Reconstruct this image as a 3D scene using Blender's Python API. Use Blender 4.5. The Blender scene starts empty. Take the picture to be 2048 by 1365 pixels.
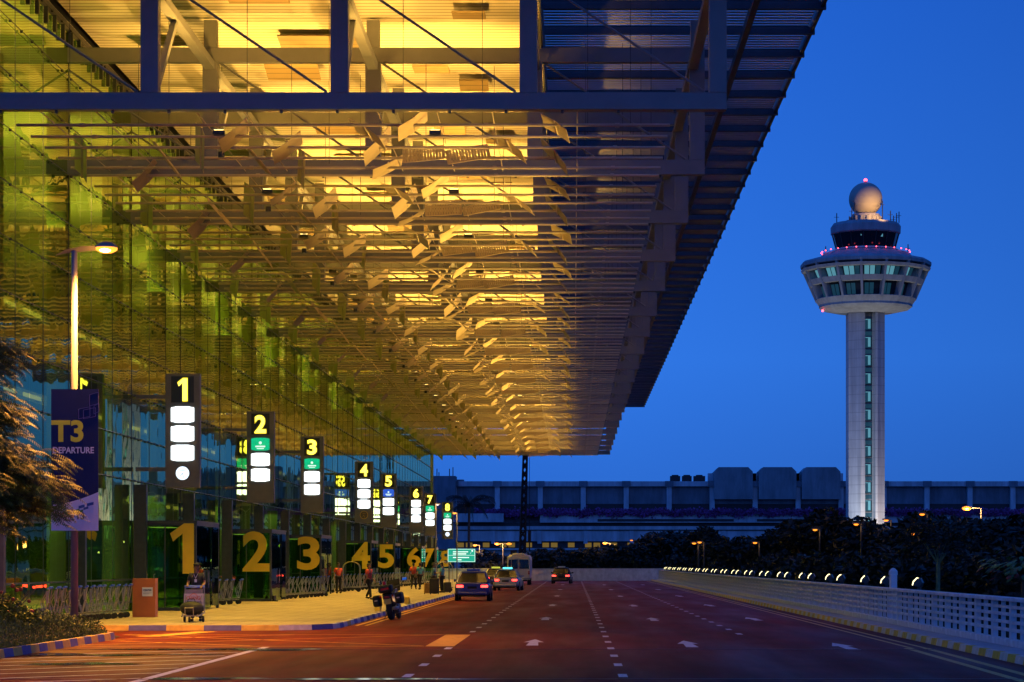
import bpy, math, random
from math import sin, cos, pi, radians
from mathutils import Vector, Matrix, Euler
random.seed(7)
S = bpy.context.scene
C = S.collection

# ------------------------------------------------------------------ helpers
class MB:
    def __init__(self):
        self.v = []; self.f = []; self.m = []
    def add(self, vs, fs, m=0):
        o = len(self.v)
        self.v += [tuple(v) for v in vs]
        self.f += [tuple(i + o for i in f) for f in fs]
        self.m += [m] * len(fs)
        return self
    def bx(self, x0, x1, y0, y1, z0, z1, m=0):
        vs = [(x, y, z) for z in (z0, z1) for y in (y0, y1) for x in (x0, x1)]
        return self.add(vs, [(0, 2, 3, 1), (4, 5, 7, 6), (0, 1, 5, 4), (2, 6, 7, 3), (0, 4, 6, 2), (1, 3, 7, 5)], m)
    def box(self, c, s, m=0, rot=None):
        vs = []
        for z in (-.5, .5):
            for y in (-.5, .5):
                for x in (-.5, .5):
                    p = Vector((x * s[0], y * s[1], z * s[2]))
                    if rot is not None: p = rot @ p
                    vs.append(p + Vector(c))
        return self.add(vs, [(0, 2, 3, 1), (4, 5, 7, 6), (0, 1, 5, 4), (2, 6, 7, 3), (0, 4, 6, 2), (1, 3, 7, 5)], m)
    def tube(self, p, q, r, n=8, r2=None, m=0):
        p = Vector(p); q = Vector(q); d = q - p
        if d.length < 1e-6: return self
        r2 = r if r2 is None else r2
        z = d.normalized(); x = z.orthogonal().normalized(); y = z.cross(x)
        vs = []
        for c, rr in ((p, r), (q, r2)):
            for i in range(n):
                a = 2 * pi * i / n
                vs.append(c + x * (cos(a) * rr) + y * (sin(a) * rr))
        fs = [(i, (i + 1) % n, n + (i + 1) % n, n + i) for i in range(n)]
        fs += [tuple(range(n - 1, -1, -1)), tuple(range(n, 2 * n))]
        return self.add(vs, fs, m)
    def path(self, pts, r, n=6, m=0):
        for a, b in zip(pts[:-1], pts[1:]): self.tube(a, b, r, n, None, m)
        return self
    def beam(self, p, q, w, h, m=0):
        p = Vector(p); q = Vector(q); d = (q - p); z = d.normalized()
        up = Vector((0, 0, 1)) if abs(z.z) < .95 else Vector((0, 1, 0))
        x = z.cross(up).normalized(); y = x.cross(z)
        vs = [c + x * (sx * w / 2) + y * (sy * h / 2) for c in (p, q) for sy in (-1, 1) for sx in (-1, 1)]
        return self.add(vs, [(0, 2, 3, 1), (4, 5, 7, 6), (0, 1, 5, 4), (2, 6, 7, 3), (0, 4, 6, 2), (1, 3, 7, 5)], m)
    def lathe(self, prof, n=16, c=(0, 0, 0), m=0, ph=0., a0=0., a1=None):
        vs = []; full = a1 is None; a1 = 2 * pi if full else a1
        k = n if full else n + 1
        for r, z in prof:
            for i in range(k):
                a = ph + a0 + (a1 - a0) * i / n
                vs.append((c[0] + r * cos(a), c[1] + r * sin(a), c[2] + z))
        fs = []
        for j in range(len(prof) - 1):
            for i in range(n):
                i2 = (i + 1) % k
                fs.append((j * k + i, j * k + i2, (j + 1) * k + i2, (j + 1) * k + i))
        return self.add(vs, fs, m)
    def prism(self, poly, a, b, axis='y', m=0):
        n = len(poly)
        def P(u, v, w):
            return {'y': (u, w, v), 'x': (w, u, v), 'z': (u, v, w)}[axis]
        vs = [P(u, v, a) for u, v in poly] + [P(u, v, b) for u, v in poly]
        fs = [(i, (i + 1) % n, n + (i + 1) % n, n + i) for i in range(n)]
        fs += [tuple(range(n - 1, -1, -1)), tuple(range(n, 2 * n))]
        return self.add(vs, fs, m)
    def ball(self, c, r, n=12, k=8, m=0, sc=(1, 1, 1)):
        prof = [(max(1e-4, r * sin(pi * j / k)), -r * cos(pi * j / k)) for j in range(k + 1)]
        vs = []; o = MB().lathe(prof, n)
        vs = [(c[0] + x * sc[0], c[1] + y * sc[1], c[2] + z * sc[2]) for x, y, z in o.v]
        return self.add(vs, o.f, m)
    def build(self, name, mats, parent=None, smooth=False, loc=None, bevel=0., fix=True):
        me = bpy.data.meshes.new(name)
        me.from_pydata(self.v, [], self.f)
        if not isinstance(mats, (list, tuple)): mats = [mats]
        for mt in mats: me.materials.append(mt)
        if len(mats) > 1: me.polygons.foreach_set('material_index', self.m)
        if fix:
            import bmesh
            b = bmesh.new(); b.from_mesh(me)
            bmesh.ops.recalc_face_normals(b, faces=b.faces)
            b.to_mesh(me); b.free()
        if smooth: me.polygons.foreach_set('use_smooth', [True] * len(me.polygons))
        o = bpy.data.objects.new(name, me); C.objects.link(o)
        if parent is not None: o.parent = parent
        if loc is not None: o.location = loc
        if bevel:
            md = o.modifiers.new('Bevel', 'BEVEL'); md.width = bevel; md.segments = 2; md.limit_method = 'ANGLE'
        return o

def tag(o, label=None, cat=None, group=None, kind=None):
    if label: o['label'] = label
    if cat: o['category'] = cat
    if group: o['group'] = group
    if kind: o['kind'] = kind
    return o
def empty(name, loc=(0, 0, 0), rz=0, label=None, cat=None, group=None):
    o = bpy.data.objects.new(name, None); C.objects.link(o)
    o.empty_display_size = .2
    o.location = loc; o.rotation_euler = (0, 0, rz)
    return tag(o, label, cat, group)
def copy_tree(o, parent=None):
    c = o.copy(); C.objects.link(c)
    if parent is not None:
        c.parent = parent
    for ch in list(o.children): copy_tree(ch, c)
    return c
ORD = 'zeroth first second third fourth fifth sixth seventh eighth ninth tenth eleventh twelfth thirteenth fourteenth fifteenth sixteenth seventeenth eighteenth nineteenth twentieth twenty-first twenty-second twenty-third twenty-fourth twenty-fifth twenty-sixth twenty-seventh twenty-eighth twenty-ninth thirtieth thirty-first thirty-second thirty-third thirty-fourth thirty-fifth thirty-sixth'.split()

# ------------------------------------------------------------------ materials
def mat(name, col, rough=.6, metal=0., var=.12, scale=3., bump=0., bscale=40., spec=.5, coat=0.):
    m = bpy.data.materials.new(name); m.use_nodes = True
    nt = m.node_tree; N = nt.nodes; L = nt.links
    b = N['Principled BSDF']
    b.inputs['Roughness'].default_value = rough
    b.inputs['Metallic'].default_value = metal
    b.inputs['Specular IOR Level'].default_value = spec
    if coat: b.inputs['Coat Weight'].default_value = coat; b.inputs['Coat Roughness'].default_value = .05
    tc = N.new('ShaderNodeTexCoord')
    nz = N.new('ShaderNodeTexNoise'); nz.inputs['Scale'].default_value = scale; nz.inputs['Detail'].default_value = 5
    L.new(tc.outputs['Object'], nz.inputs['Vector'])
    r = N.new('ShaderNodeValToRGB')
    a = [max(0, c * (1 - var)) for c in col]; z = [min(1, c * (1 + var)) for c in col]
    r.color_ramp.elements[0].color = (*a, 1); r.color_ramp.elements[1].color = (*z, 1)
    r.color_ramp.elements[0].position = .3; r.color_ramp.elements[1].position = .7
    L.new(nz.outputs['Fac'], r.inputs['Fac']); L.new(r.outputs['Color'], b.inputs['Base Color'])
    if bump:
        n2 = N.new('ShaderNodeTexNoise'); n2.inputs['Scale'].default_value = bscale
        L.new(tc.outputs['Object'], n2.inputs['Vector'])
        bp = N.new('ShaderNodeBump'); bp.inputs['Strength'].default_value = bump; bp.inputs['Distance'].default_value = .02
        L.new(n2.outputs['Fac'], bp.inputs['Height']); L.new(bp.outputs['Normal'], b.inputs['Normal'])
    return m
def emit(name, col, st):
    m = bpy.data.materials.new(name); m.use_nodes = True
    b = m.node_tree.nodes['Principled BSDF']
    b.inputs['Base Color'].default_value = (*[min(.8, c) * .3 for c in col], 1)
    b.inputs['Emission Color'].default_value = (*col, 1)
    b.inputs['Emission Strength'].default_value = st
    return m
def glass(name, tint, gloss=(1, 1, 1), rough=.015, wave=0., ior=1.5, extra=0.):
    m = bpy.data.materials.new(name); m.use_nodes = True
    nt = m.node_tree; N = nt.nodes; L = nt.links
    N.remove(N['Principled BSDF']); out = N['Material Output']
    tr = N.new('ShaderNodeBsdfTransparent'); tr.inputs['Color'].default_value = (*tint, 1)
    gl = N.new('ShaderNodeBsdfGlossy'); gl.inputs['Color'].default_value = (*gloss, 1); gl.inputs['Roughness'].default_value = rough
    fr = N.new('ShaderNodeFresnel'); fr.inputs['IOR'].default_value = ior
    mx = N.new('ShaderNodeMixShader')
    ad = N.new('ShaderNodeMath'); ad.operation = 'ADD'; ad.inputs[1].default_value = extra; ad.use_clamp = True
    L.new(fr.outputs['Fac'], ad.inputs[0]); L.new(ad.outputs[0], mx.inputs['Fac'])
    L.new(tr.outputs['BSDF'], mx.inputs[1]); L.new(gl.outputs['BSDF'], mx.inputs[2])
    L.new(mx.outputs[0], out.inputs['Surface'])
    if wave:
        tc = N.new('ShaderNodeTexCoord'); nz = N.new('ShaderNodeTexNoise')
        nz.inputs['Scale'].default_value = .9; nz.inputs['Detail'].default_value = 1.
        L.new(tc.outputs['Object'], nz.inputs['Vector'])
        bp = N.new('ShaderNodeBump'); bp.inputs['Strength'].default_value = 1.; bp.inputs['Distance'].default_value = wave
        L.new(nz.outputs['Fac'], bp.inputs['Height']); L.new(bp.outputs['Normal'], gl.inputs['Normal'])
    return m

M = {}
M['steel'] = mat('painted_steel', (.19, .195, .20), .45, 0, .08, 1.5)
M['steel_in'] = mat('painted_steel_warm', (.50, .46, .40), .5, 0, .1, 2)
M['pipe'] = mat('pipe_metal', (.56, .49, .36), .4, .1, .08, 4)
M['dark'] = mat('dark_metal', (.04, .045, .05), .4, .3, .2, 6)
M['black'] = mat('black_plastic', (.010, .010, .010), .6, 0, .2, 10, spec=.25)
M['rubber'] = mat('rubber', (.012, .012, .013), .8, 0, .2, 14)
M['flap'] = mat('flap_panel', (.58, .47, .28), .55, 0, .1, 2)
M['louver'] = mat('louver_metal', (.34, .36, .41), .55, .0, .12, 1)
M['roofedge'] = mat('roof_edge', (.05, .058, .08), .5, .2, .15, 2)
M['chrome'] = mat('chrome', (.30, .28, .25), .3, .6, .06, 6)
M['blueplastic'] = mat('blue_handle', (.03, .09, .62), .35, 0, .15, 6)
M['concrete'] = mat('concrete', (.40, .40, .42), .75, 0, .12, 1.2, .2)
M['white'] = mat('white_paint', (.72, .72, .74), .5, 0, .06, 2)
M['barrier'] = mat('barrier_concrete', (.70, .70, .73), .75, 0, .12, 3, .15)
M['skin'] = mat('skin', (.23, .12, .07), .55, 0, .08, 8)
M['hair'] = mat('hair', (.008, .007, .006), .6, 0, .2, 20)
M['navy'] = mat('navy_cloth', (.015, .016, .024), .85, 0, .2, 20)
M['trouser'] = mat('trouser_cloth', (.012, .012, .014), .9, 0, .2, 20)
M['redcloth'] = mat('red_cloth', (.55, .06, .03), .8, 0, .15, 12)
M['tealcloth'] = mat('teal_cloth', (.10, .38, .36), .8, 0, .15, 12)
M['bluecloth'] = mat('blue_cloth', (.04, .13, .38), .8, 0, .15, 12)
M['yellow'] = mat('yellow_paint', (.75, .46, .02), .6, 0, .12, 5)
M['kerb_yellow'] = mat('kerb_yellow', (.62, .40, .05), .65, 0, .18, 5)
M['kerb_blue'] = mat('kerb_blue', (.10, .10, .26), .65, 0, .18, 5)
M['kerb_grey'] = mat('kerb_grey', (.58, .54, .46), .7, 0, .18, 5)
M['mark_white'] = mat('marking_white', (.62, .60, .60), .6, 0, .2, 6)
M['mark_yellow'] = mat('marking_yellow', (.62, .34, .04), .6, 0, .2, 6)
M['bark'] = mat('bark', (.10, .075, .05), .9, 0, .3, 8, .5)
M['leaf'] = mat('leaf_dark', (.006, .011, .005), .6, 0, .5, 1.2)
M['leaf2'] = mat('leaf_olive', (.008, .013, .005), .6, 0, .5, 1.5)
M['bush_leaf'] = mat('leaf_bush', (.05, .09, .01), .6, 0, .5, 2)
M['leaf_near'] = mat('leaf_feathery', (.045, .075, .015), .55, 0, .45, 1.3)
M['hedge'] = mat('hedge_leaf', (.10, .15, .012), .6, 0, .5, 2.5)
M['soil'] = mat('soil', (.035, .025, .018), .95, 0, .3, 5, .6)
M['flower'] = mat('red_flower', (.22, .03, .015), .6, 0, .4, 6)
M['bougain'] = mat('bougainvillea', (.26, .05, .20), .7, 0, .5, .8)
M['grass'] = mat('ground', (.05, .06, .03), .95, 0, .4, .05)
M['tower'] = mat('tower_concrete', (.34, .34, .37), .75, 0, .1, .35)
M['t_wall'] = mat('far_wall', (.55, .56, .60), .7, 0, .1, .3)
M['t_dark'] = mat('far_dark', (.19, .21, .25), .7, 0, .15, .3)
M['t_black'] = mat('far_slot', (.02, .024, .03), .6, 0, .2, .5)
M['t_mid'] = mat('far_panel', (.27, .28, .31), .65, 0, .1, .3)
M['signbox'] = mat('sign_housing', (.16, .155, .14), .45, .2, .1, 3)
M['signdark'] = mat('sign_number_panel', (.02, .022, .012), .3, 0, .1, 3)
M['kiosk'] = mat('kiosk_timber', (.42, .12, .03), .5, 0, .15, 2)
M['numeral'] = mat('numeral_film', (.85, .52, .015), .5, 0, .08, 2)
M['banner_navy'] = mat('banner_navy', (.002, .009, .075), .6, 0, .1, 2)
M['banner_line'] = mat('banner_outline', (.16, .14, .35), .6, 0, .1, 2)
M['banner_yellow'] = mat('banner_yellow', (.80, .78, .03), .6, 0, .08, 2)
M['banner_white'] = mat('banner_white', (.72, .68, .72), .6, 0, .05, 2)
M['banner_lilac'] = mat('banner_lilac', (.76, .74, .78), .6, 0, .08, 2)
M['orange_text'] = mat('orange_lettering', (.60, .10, .02), .6, 0, .05, 2)
M['dark_text'] = mat('dark_lettering', (.03, .03, .10), .6, 0, .05, 2)
M['green_mark'] = mat('green_mark', (.10, .22, .05), .6, 0, .05, 2)
M['blue_mark'] = mat('blue_mark', (.04, .10, .30), .6, 0, .05, 2)
M['car_blue'] = mat('car_paint_blue', (.010, .026, .24), .3, .1, .05, 2, coat=.8)
M['car_silver'] = mat('car_paint_silver', (.42, .44, .46), .35, .4, .05, 2, coat=.6)
M['car_dark'] = mat('car_paint_dark', (.016, .016, .02), .3, .2, .05, 2, coat=.8)
M['bus_paint'] = mat('bus_paint', (.62, .56, .46), .45, 0, .06, 2)
M['glass_dark'] = mat('vehicle_glass', (.012, .014, .016), .06, 0, .1, 2)
M['plate'] = mat('plate_yellow', (.60, .42, .08), .5, 0, .1, 10)
M['bag'] = mat('black_bag', (.010, .010, .011), .7, 0, .2, 10)
M['bag_tan'] = mat('tan_bag', (.40, .22, .05), .7, 0, .2, 8)
M['panel_pink'] = mat('cart_ad_panel', (.66, .60, .58), .6, 0, .05, 3)
M['greensign'] = emit('direction_sign_face', (.0, .42, .30), .9)
M['signtext'] = emit('direction_sign_text', (.8, 1., .9), 1.2)
M['num_lit'] = emit('lit_numeral', (1., .86, .10), 2.4)
M['num_halo'] = emit('lit_numeral_edge', (.75, .62, .0), .8)
M['screen'] = emit('screen_white', (.86, .96, 1.), 3.2)
M['screen_green'] = emit('screen_green', (.0, .50, .22), 1.0)
M['screen_blue'] = emit('screen_blue', (.02, .10, .62), 1.0)
M['screen_mark'] = emit('screen_mark', (.7, .95, .8), 1.1)
M['clock_face'] = emit('clock_face', (.75, .88, 1.), 1.4)
M['clock_dull'] = mat('clock_dull', (.12, .10, .05), .5, 0, .1, 5)
M['sodium'] = emit('sodium_lamp', (1., .30, .03), 2.6)
M['sodium_core'] = emit('sodium_core', (1., .62, .22), 14.)
M['sodium_far'] = emit('sodium_lamp_far', (1., .27, .02), 2.3)
M['flood'] = emit('flood_lens', (1., .86, .42), 3.2)
M['uplamp'] = emit('assumed_uplight_lens', (1., .72, .22), 6.)
M['red_tail'] = emit('tail_light', (1., .035, .022), 9.)
M['red_dim'] = mat('red_lens', (.35, .01, .01), .2, 0, .05, 5)
M['red_beacon'] = emit('red_beacon', (1., .07, .10), 7.)
M['taxi_cyan'] = emit('taxi_sign_lit', (.12, .75, .85), 1.6)
M['taxi_yellow'] = emit('taxi_sign_yellow', (.8, .85, .1), .7)
M['cabin_lit'] = emit('cabin_glow', (.9, .65, .12), .35)
M['win_cyan'] = emit('tower_window_lit', (.18, .55, .68), .45)
M['win_cyan2'] = emit('tower_window_dim', (.03, .15, .24), .22)
M['win_amber'] = emit('window_amber', (.7, .42, .05), .22)
M['blue_lit'] = emit('blue_neon', (.06, .05, 1.), .9)
M['sparkle_glow'] = emit('sparkle_glow', (1., .85, .45), 5.)
M['strip_lit'] = emit('interior_strip', (1., .66, .22), 1.2)

# striped ceiling
def striped(name, c1, c2, pitch, axis=1, rough=.6, duty=.12):
    m = mat(name, c1, rough, 0, .05, .6)
    nt = m.node_tree; N = nt.nodes; L = nt.links; b = N['Principled BSDF']
    src = b.inputs['Base Color'].links[0].from_socket
    tc = N.new('ShaderNodeTexCoord'); sp = N.new('ShaderNodeSeparateXYZ'); L.new(tc.outputs['Object'], sp.inputs[0])
    d = N.new('ShaderNodeMath'); d.operation = 'DIVIDE'; d.inputs[1].default_value = pitch; L.new(sp.outputs[axis], d.inputs[0])
    f = N.new('ShaderNodeMath'); f.operation = 'FRACT'; L.new(d.outputs[0], f.inputs[0])
    g = N.new('ShaderNodeMath'); g.operation = 'LESS_THAN'; g.inputs[1].default_value = duty; L.new(f.outputs[0], g.inputs[0])
    mx = N.new('ShaderNodeMix'); mx.data_type = 'RGBA'
    L.new(g.outputs[0], mx.inputs[0]); L.new(src, mx.inputs[6]); mx.inputs[7].default_value = (*c2, 1)
    L.new(mx.outputs[2], b.inputs['Base Color'])
    return m
M['ceiling'] = striped('slatted_ceiling', (.76, .70, .56), (.36, .29, .17), .37, 1, .6, .24)
M['ceil_patch'] = striped('ceiling_baffle', (.34, .25, .12), (.15, .11, .06), .37)
M['perf'] = striped('perforated_flap', (.60, .50, .34), (.16, .11, .06), .09, 0, .5, .35)
M['facade'] = glass('facade_glass', (.30, .50, .12), (.86, .93, .46), .012, .005, 1.6, .26)
M['boxglass'] = glass('vestibule_glass', (.30, .55, .26), (.7, .9, .75), .01, .003, 1.5)
M['int_green'] = mat('green_wall', (.15, .24, .05), .8, 0, .45, .35)
M['int_col'] = mat('interior_column', (.22, .28, .10), .6, 0, .1, 1)
M['int_floor'] = mat('interior_floor', (.28, .28, .24), .3, 0, .1, 1)
M['int_slab'] = mat('interior_slab', (.36, .38, .28), .6, 0, .15, .6)

def road_mat():
    m = mat('red_asphalt', (.118, .0115, .0075), .75, 0, .22, .5, .3, 45, .10)
    nt = m.node_tree; N = nt.nodes; L = nt.links; b = N['Principled BSDF']
    tc = N.new('ShaderNodeTexCoord'); mp = N.new('ShaderNodeMapping'); mp.inputs['Scale'].default_value = (.9, .10, 1)
    L.new(tc.outputs['Object'], mp.inputs[0])
    nz = N.new('ShaderNodeTexNoise'); nz.inputs['Scale'].default_value = .8; nz.inputs['Detail'].default_value = 6; L.new(mp.outputs[0], nz.inputs['Vector'])
    r = N.new('ShaderNodeMapRange'); r.inputs[1].default_value = .3; r.inputs[2].default_value = .7; r.inputs[3].default_value = .48; r.inputs[4].default_value = .75
    L.new(nz.outputs['Fac'], r.inputs[0]); L.new(r.outputs[0], b.inputs['Roughness'])
    return m
M['road'] = road_mat()
def road_wear(m):
    nt = m.node_tree; N = nt.nodes; L = nt.links; b = N['Principled BSDF']
    src = b.inputs['Base Color'].links[0].from_socket
    tc = N.new('ShaderNodeTexCoord'); mp = N.new('ShaderNodeMapping'); mp.inputs['Scale'].default_value = (1.3, .045, 1)
    L.new(tc.outputs['Object'], mp.inputs[0]); nz = N.new('ShaderNodeTexNoise'); nz.inputs['Scale'].default_value = 1.; nz.inputs['Detail'].default_value = 8; nz.inputs['Roughness'].default_value = .65
    L.new(mp.outputs[0], nz.inputs['Vector']); r = N.new('ShaderNodeMapRange'); r.inputs[1].default_value = .32; r.inputs[2].default_value = .68; r.inputs[3].default_value = .62; r.inputs[4].default_value = 1.25
    L.new(nz.outputs['Fac'], r.inputs[0])
    n2 = N.new('ShaderNodeTexNoise'); n2.inputs['Scale'].default_value = 26.; n2.inputs['Detail'].default_value = 3; L.new(tc.outputs['Object'], n2.inputs['Vector'])
    r2 = N.new('ShaderNodeMapRange'); r2.inputs[1].default_value = .3; r2.inputs[2].default_value = .7; r2.inputs[3].default_value = .7; r2.inputs[4].default_value = 1.3; L.new(n2.outputs['Fac'], r2.inputs[0])
    k = N.new('ShaderNodeMath'); k.operation = 'MULTIPLY'; L.new(r.outputs[0], k.inputs[0]); L.new(r2.outputs[0], k.inputs[1])
    v = N.new('ShaderNodeVectorMath'); v.operation = 'SCALE'; L.new(src, v.inputs[0]); L.new(k.outputs[0], v.inputs['Scale']); L.new(v.outputs[0], b.inputs['Base Color'])
road_wear(M['road'])
def pave_mat():
    m = mat('paving', (.36, .30, .22), .6, 0, .15, .8)
    nt = m.node_tree; N = nt.nodes; L = nt.links; b = N['Principled BSDF']
    tc = N.new('ShaderNodeTexCoord'); br = N.new('ShaderNodeTexBrick')
    br.inputs['Scale'].default_value = 1.; br.inputs['Brick Width'].default_value = .6; br.inputs['Row Height'].default_value = .6; br.offset = 0
    br.inputs['Mortar Size'].default_value = .012
    L.new(tc.outputs['Object'], br.inputs['Vector'])
    br.inputs['Color1'].default_value = (.44, .33, .18, 1); br.inputs['Color2'].default_value = (.36, .27, .15, 1); br.inputs['Mortar'].default_value = (.12, .10, .07, 1)
    L.new(br.outputs['Color'], b.inputs['Base Color'])
    return m
M['pave'] = pave_mat()
def tower_panels():
    m = mat('tower_panels', (.44, .44, .47), .75, 0, .1, .3)
    nt = m.node_tree; N = nt.nodes; L = nt.links; b = N['Principled BSDF']
    tc = N.new('ShaderNodeTexCoord'); sp = N.new('ShaderNodeSeparateXYZ'); L.new(tc.outputs['Object'], sp.inputs[0])
    d = N.new('ShaderNodeMath'); d.operation = 'FRACT'; k = N.new('ShaderNodeMath'); k.operation = 'MULTIPLY'; k.inputs[1].default_value = 1 / 1.65
    L.new(sp.outputs[2], k.inputs[0]); L.new(k.outputs[0], d.inputs[0])
    g = N.new('ShaderNodeMath'); g.operation = 'LESS_THAN'; g.inputs[1].default_value = .07; L.new(d.outputs[0], g.inputs[0])
    src = b.inputs['Base Color'].links[0].from_socket
    mx = N.new('ShaderNodeMix'); mx.data_type = 'RGBA'; L.new(g.outputs[0], mx.inputs[0]); L.new(src, mx.inputs[6]); mx.inputs[7].default_value = (.32, .32, .35, 1)
    L.new(mx.outputs[2], b.inputs['Base Color'])
    return m
M['tower_p'] = tower_panels()
def streaks(m, scale, lo, hi, p0=.35, p1=.65, to=None):
    nt = m.node_tree; N = nt.nodes; L = nt.links; b = N['Principled BSDF']
    src = b.inputs['Base Color'].links[0].from_socket
    tc = N.new('ShaderNodeTexCoord'); mp = N.new('ShaderNodeMapping'); mp.inputs['Scale'].default_value = scale
    L.new(tc.outputs['Object'], mp.inputs[0]); nz = N.new('ShaderNodeTexNoise'); nz.inputs['Scale'].default_value = 1.; nz.inputs['Detail'].default_value = 6; nz.inputs['Roughness'].default_value = .7
    L.new(mp.outputs[0], nz.inputs['Vector']); r = N.new('ShaderNodeMapRange'); r.inputs[1].default_value = p0; r.inputs[2].default_value = p1; r.inputs[3].default_value = lo; r.inputs[4].default_value = hi
    L.new(nz.outputs['Fac'], r.inputs[0])
    if to is None:
        v = N.new('ShaderNodeVectorMath'); v.operation = 'SCALE'; L.new(src, v.inputs[0]); L.new(r.outputs[0], v.inputs['Scale']); L.new(v.outputs[0], b.inputs['Base Color'])
    else:
        mx = N.new('ShaderNodeMix'); mx.data_type = 'RGBA'; L.new(r.outputs[0], mx.inputs[0]); L.new(src, mx.inputs[6]); mx.inputs[7].default_value = (*to, 1); L.new(mx.outputs[2], b.inputs['Base Color'])
streaks(M['tower_p'], (1.3, 1.3, .06), .74, 1.12); streaks(M['tower'], (.9, .9, .12), .78, 1.12)
for k_ in ('t_wall', 't_dark', 't_mid'): streaks(M[k_], (.55, .55, .10), .70, 1.18)
streaks(M['barrier'], (2.2, 2.2, .8), .78, 1.1); streaks(M['mark_white'], (5, 2.2, 1), 0., .65, .52, .70, (.10, .03, .025)); streaks(M['mark_yellow'], (5, 2.2, 1), 0., .6, .52, .72, (.10, .03, .02))
streaks(M['pave'], (.5, .35, 1), .74, 1.12)

# ------------------------------------------------------------------ lettering
def text_obj(s, h, name, m, parent=None, loc=(0, 0, 0), bold=.0, depth=.01, width=None, align='CENTER', face='-Y', rz=0.):
    cu = bpy.data.curves.new('text', 'FONT'); cu.body = s; cu.size = 1.; cu.align_x = 'LEFT'
    cu.offset = bold; cu.extrude = 0.; cu.resolution_u = 4
    t = bpy.data.objects.new('tmp', cu); C.objects.link(t)
    dg = bpy.context.evaluated_depsgraph_get()
    me = bpy.data.meshes.new_from_object(t.evaluated_get(dg))
    bpy.data.objects.remove(t)
    xs = [v.co.x for v in me.vertices]; ys = [v.co.y for v in me.vertices]
    x0, x1, y0, y1 = min(xs), max(xs), min(ys), max(ys)
    k = h / (y1 - y0); kx = k if width is None else width / (x1 - x0)
    ax = {'CENTER': (x0 + x1) / 2, 'LEFT': x0, 'RIGHT': x1}[align]
    import bmesh
    b = bmesh.new(); b.from_mesh(me)
    for v in b.verts: v.co = ((v.co.x - ax) * kx, 0, (v.co.y - y0) * k)
    bmesh.ops.remove_doubles(b, verts=b.verts, dist=1e-5)
    r = bmesh.ops.extrude_face_region(b, geom=b.faces[:])
    for v in r['geom']:
        if isinstance(v, bmesh.types.BMVert): v.co.y += depth
    bmesh.ops.recalc_face_normals(b, faces=b.faces)
    b.to_mesh(me); b.free()
    me.polygons.foreach_set('use_smooth', [False] * len(me.polygons))
    me.materials.clear(); me.materials.append(m)
    o = bpy.data.objects.new(name, me); C.objects.link(o); o.location = loc; o.rotation_euler = (0, 0, rz)
    if parent is not None: o.parent = parent
    return o

ONE = [(.52, 0), (1., 0), (1., 1.), (.58, 1.), (0., .80), (.12, .64), (.52, .80)]
def number_obj(s, h, name, m, parent, loc, bold, depth, width, align='CENTER'):
    if s != '1': return text_obj(s, h, name, m, parent, loc, bold, depth, width, align)
    g = bold * h * .45; x0 = loc[0] - (width if align == 'RIGHT' else width / 2)
    cx, cz = .62, .5
    poly = [(x0 + u * width + (g if u > cx else -g) * .6, loc[2] + v * h + (g if v > cz else -g) * .6) for u, v in ONE]
    return MB().prism(poly, loc[1], loc[1] + depth, 'y').build(name, m, parent)

# ------------------------------------------------------------------ camera, sky
F = 4490.; VX, VY = 1147., 1127.; CH = 1.85
cam = bpy.data.cameras.new('camera'); co = bpy.data.objects.new('camera', cam); C.objects.link(co)
co.location = (0, 0, CH); co.rotation_euler = (pi / 2, 0, 0)
cam.sensor_width = 36; cam.lens = F / 2048 * 36
cam.shift_x = -(VX - 1024) / 2048; cam.shift_y = (VY - 682.5) / 2048
cam.clip_end = 6000; cam.clip_start = .5
S.camera = co
def at(px, py, Y): return ((px - VX) * Y / F, Y, CH + (VY - py) * Y / F)

w = bpy.data.worlds.new('World'); S.world = w; w.use_nodes = True
nt = w.node_tree; N = nt.nodes; L = nt.links
bg = N['Background']
sky = N.new('ShaderNodeTexSky'); sky.sky_type = 'NISHITA'; sky.sun_disc = False
sky.sun_elevation = radians(-2.); sky.sun_rotation = radians(250); sky.ozone_density = 6; sky.air_density = 1.; sky.dust_density = .2
mx = N.new('ShaderNodeMix'); mx.data_type = 'RGBA'; mx.blend_type = 'MULTIPLY'; mx.inputs[0].default_value = 1.
L.new(sky.outputs[0], mx.inputs[6]); mx.inputs[7].default_value = (.10, .42, 1., 1)
ad = N.new('ShaderNodeMix'); ad.data_type = 'RGBA'; ad.blend_type = 'ADD'; ad.inputs[0].default_value = 1.
L.new(mx.outputs[2], ad.inputs[6]); gc = N.new('ShaderNodeTexCoord'); gs = N.new('ShaderNodeSeparateXYZ'); L.new(gc.outputs['Generated'], gs.inputs[0])
gr_ = N.new('ShaderNodeValToRGB'); L.new(gs.outputs[2], gr_.inputs['Fac'])
ce = gr_.color_ramp.elements; ce[0].position = 0.; ce[0].color = (.020, .112, .50, 1); ce[1].position = .5; ce[1].color = (.010, .085, .46, 1)
e_ = ce.new(.09); e_.color = (.026, .165, .70, 1); e_ = ce.new(.25); e_.color = (.014, .115, .60, 1)
gx = N.new('ShaderNodeMapRange'); gx.inputs[1].default_value = .02; gx.inputs[2].default_value = .22; gx.inputs[3].default_value = 11.2; gx.inputs[4].default_value = 8.6; L.new(gs.outputs[0], gx.inputs[0])
gv = N.new('ShaderNodeVectorMath'); gv.operation = 'SCALE'; L.new(gr_.outputs['Color'], gv.inputs[0]); L.new(gx.outputs[0], gv.inputs['Scale'])
L.new(gv.outputs[0], ad.inputs[7])
L.new(ad.outputs[2], bg.inputs['Color']); bg.inputs['Strength'].default_value = .10
S.view_settings.view_transform = 'Standard'; S.view_settings.look = 'None'
S.view_settings.exposure = 0.; S.view_settings.gamma = 1.
S.cycles.use_denoising = True
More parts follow.
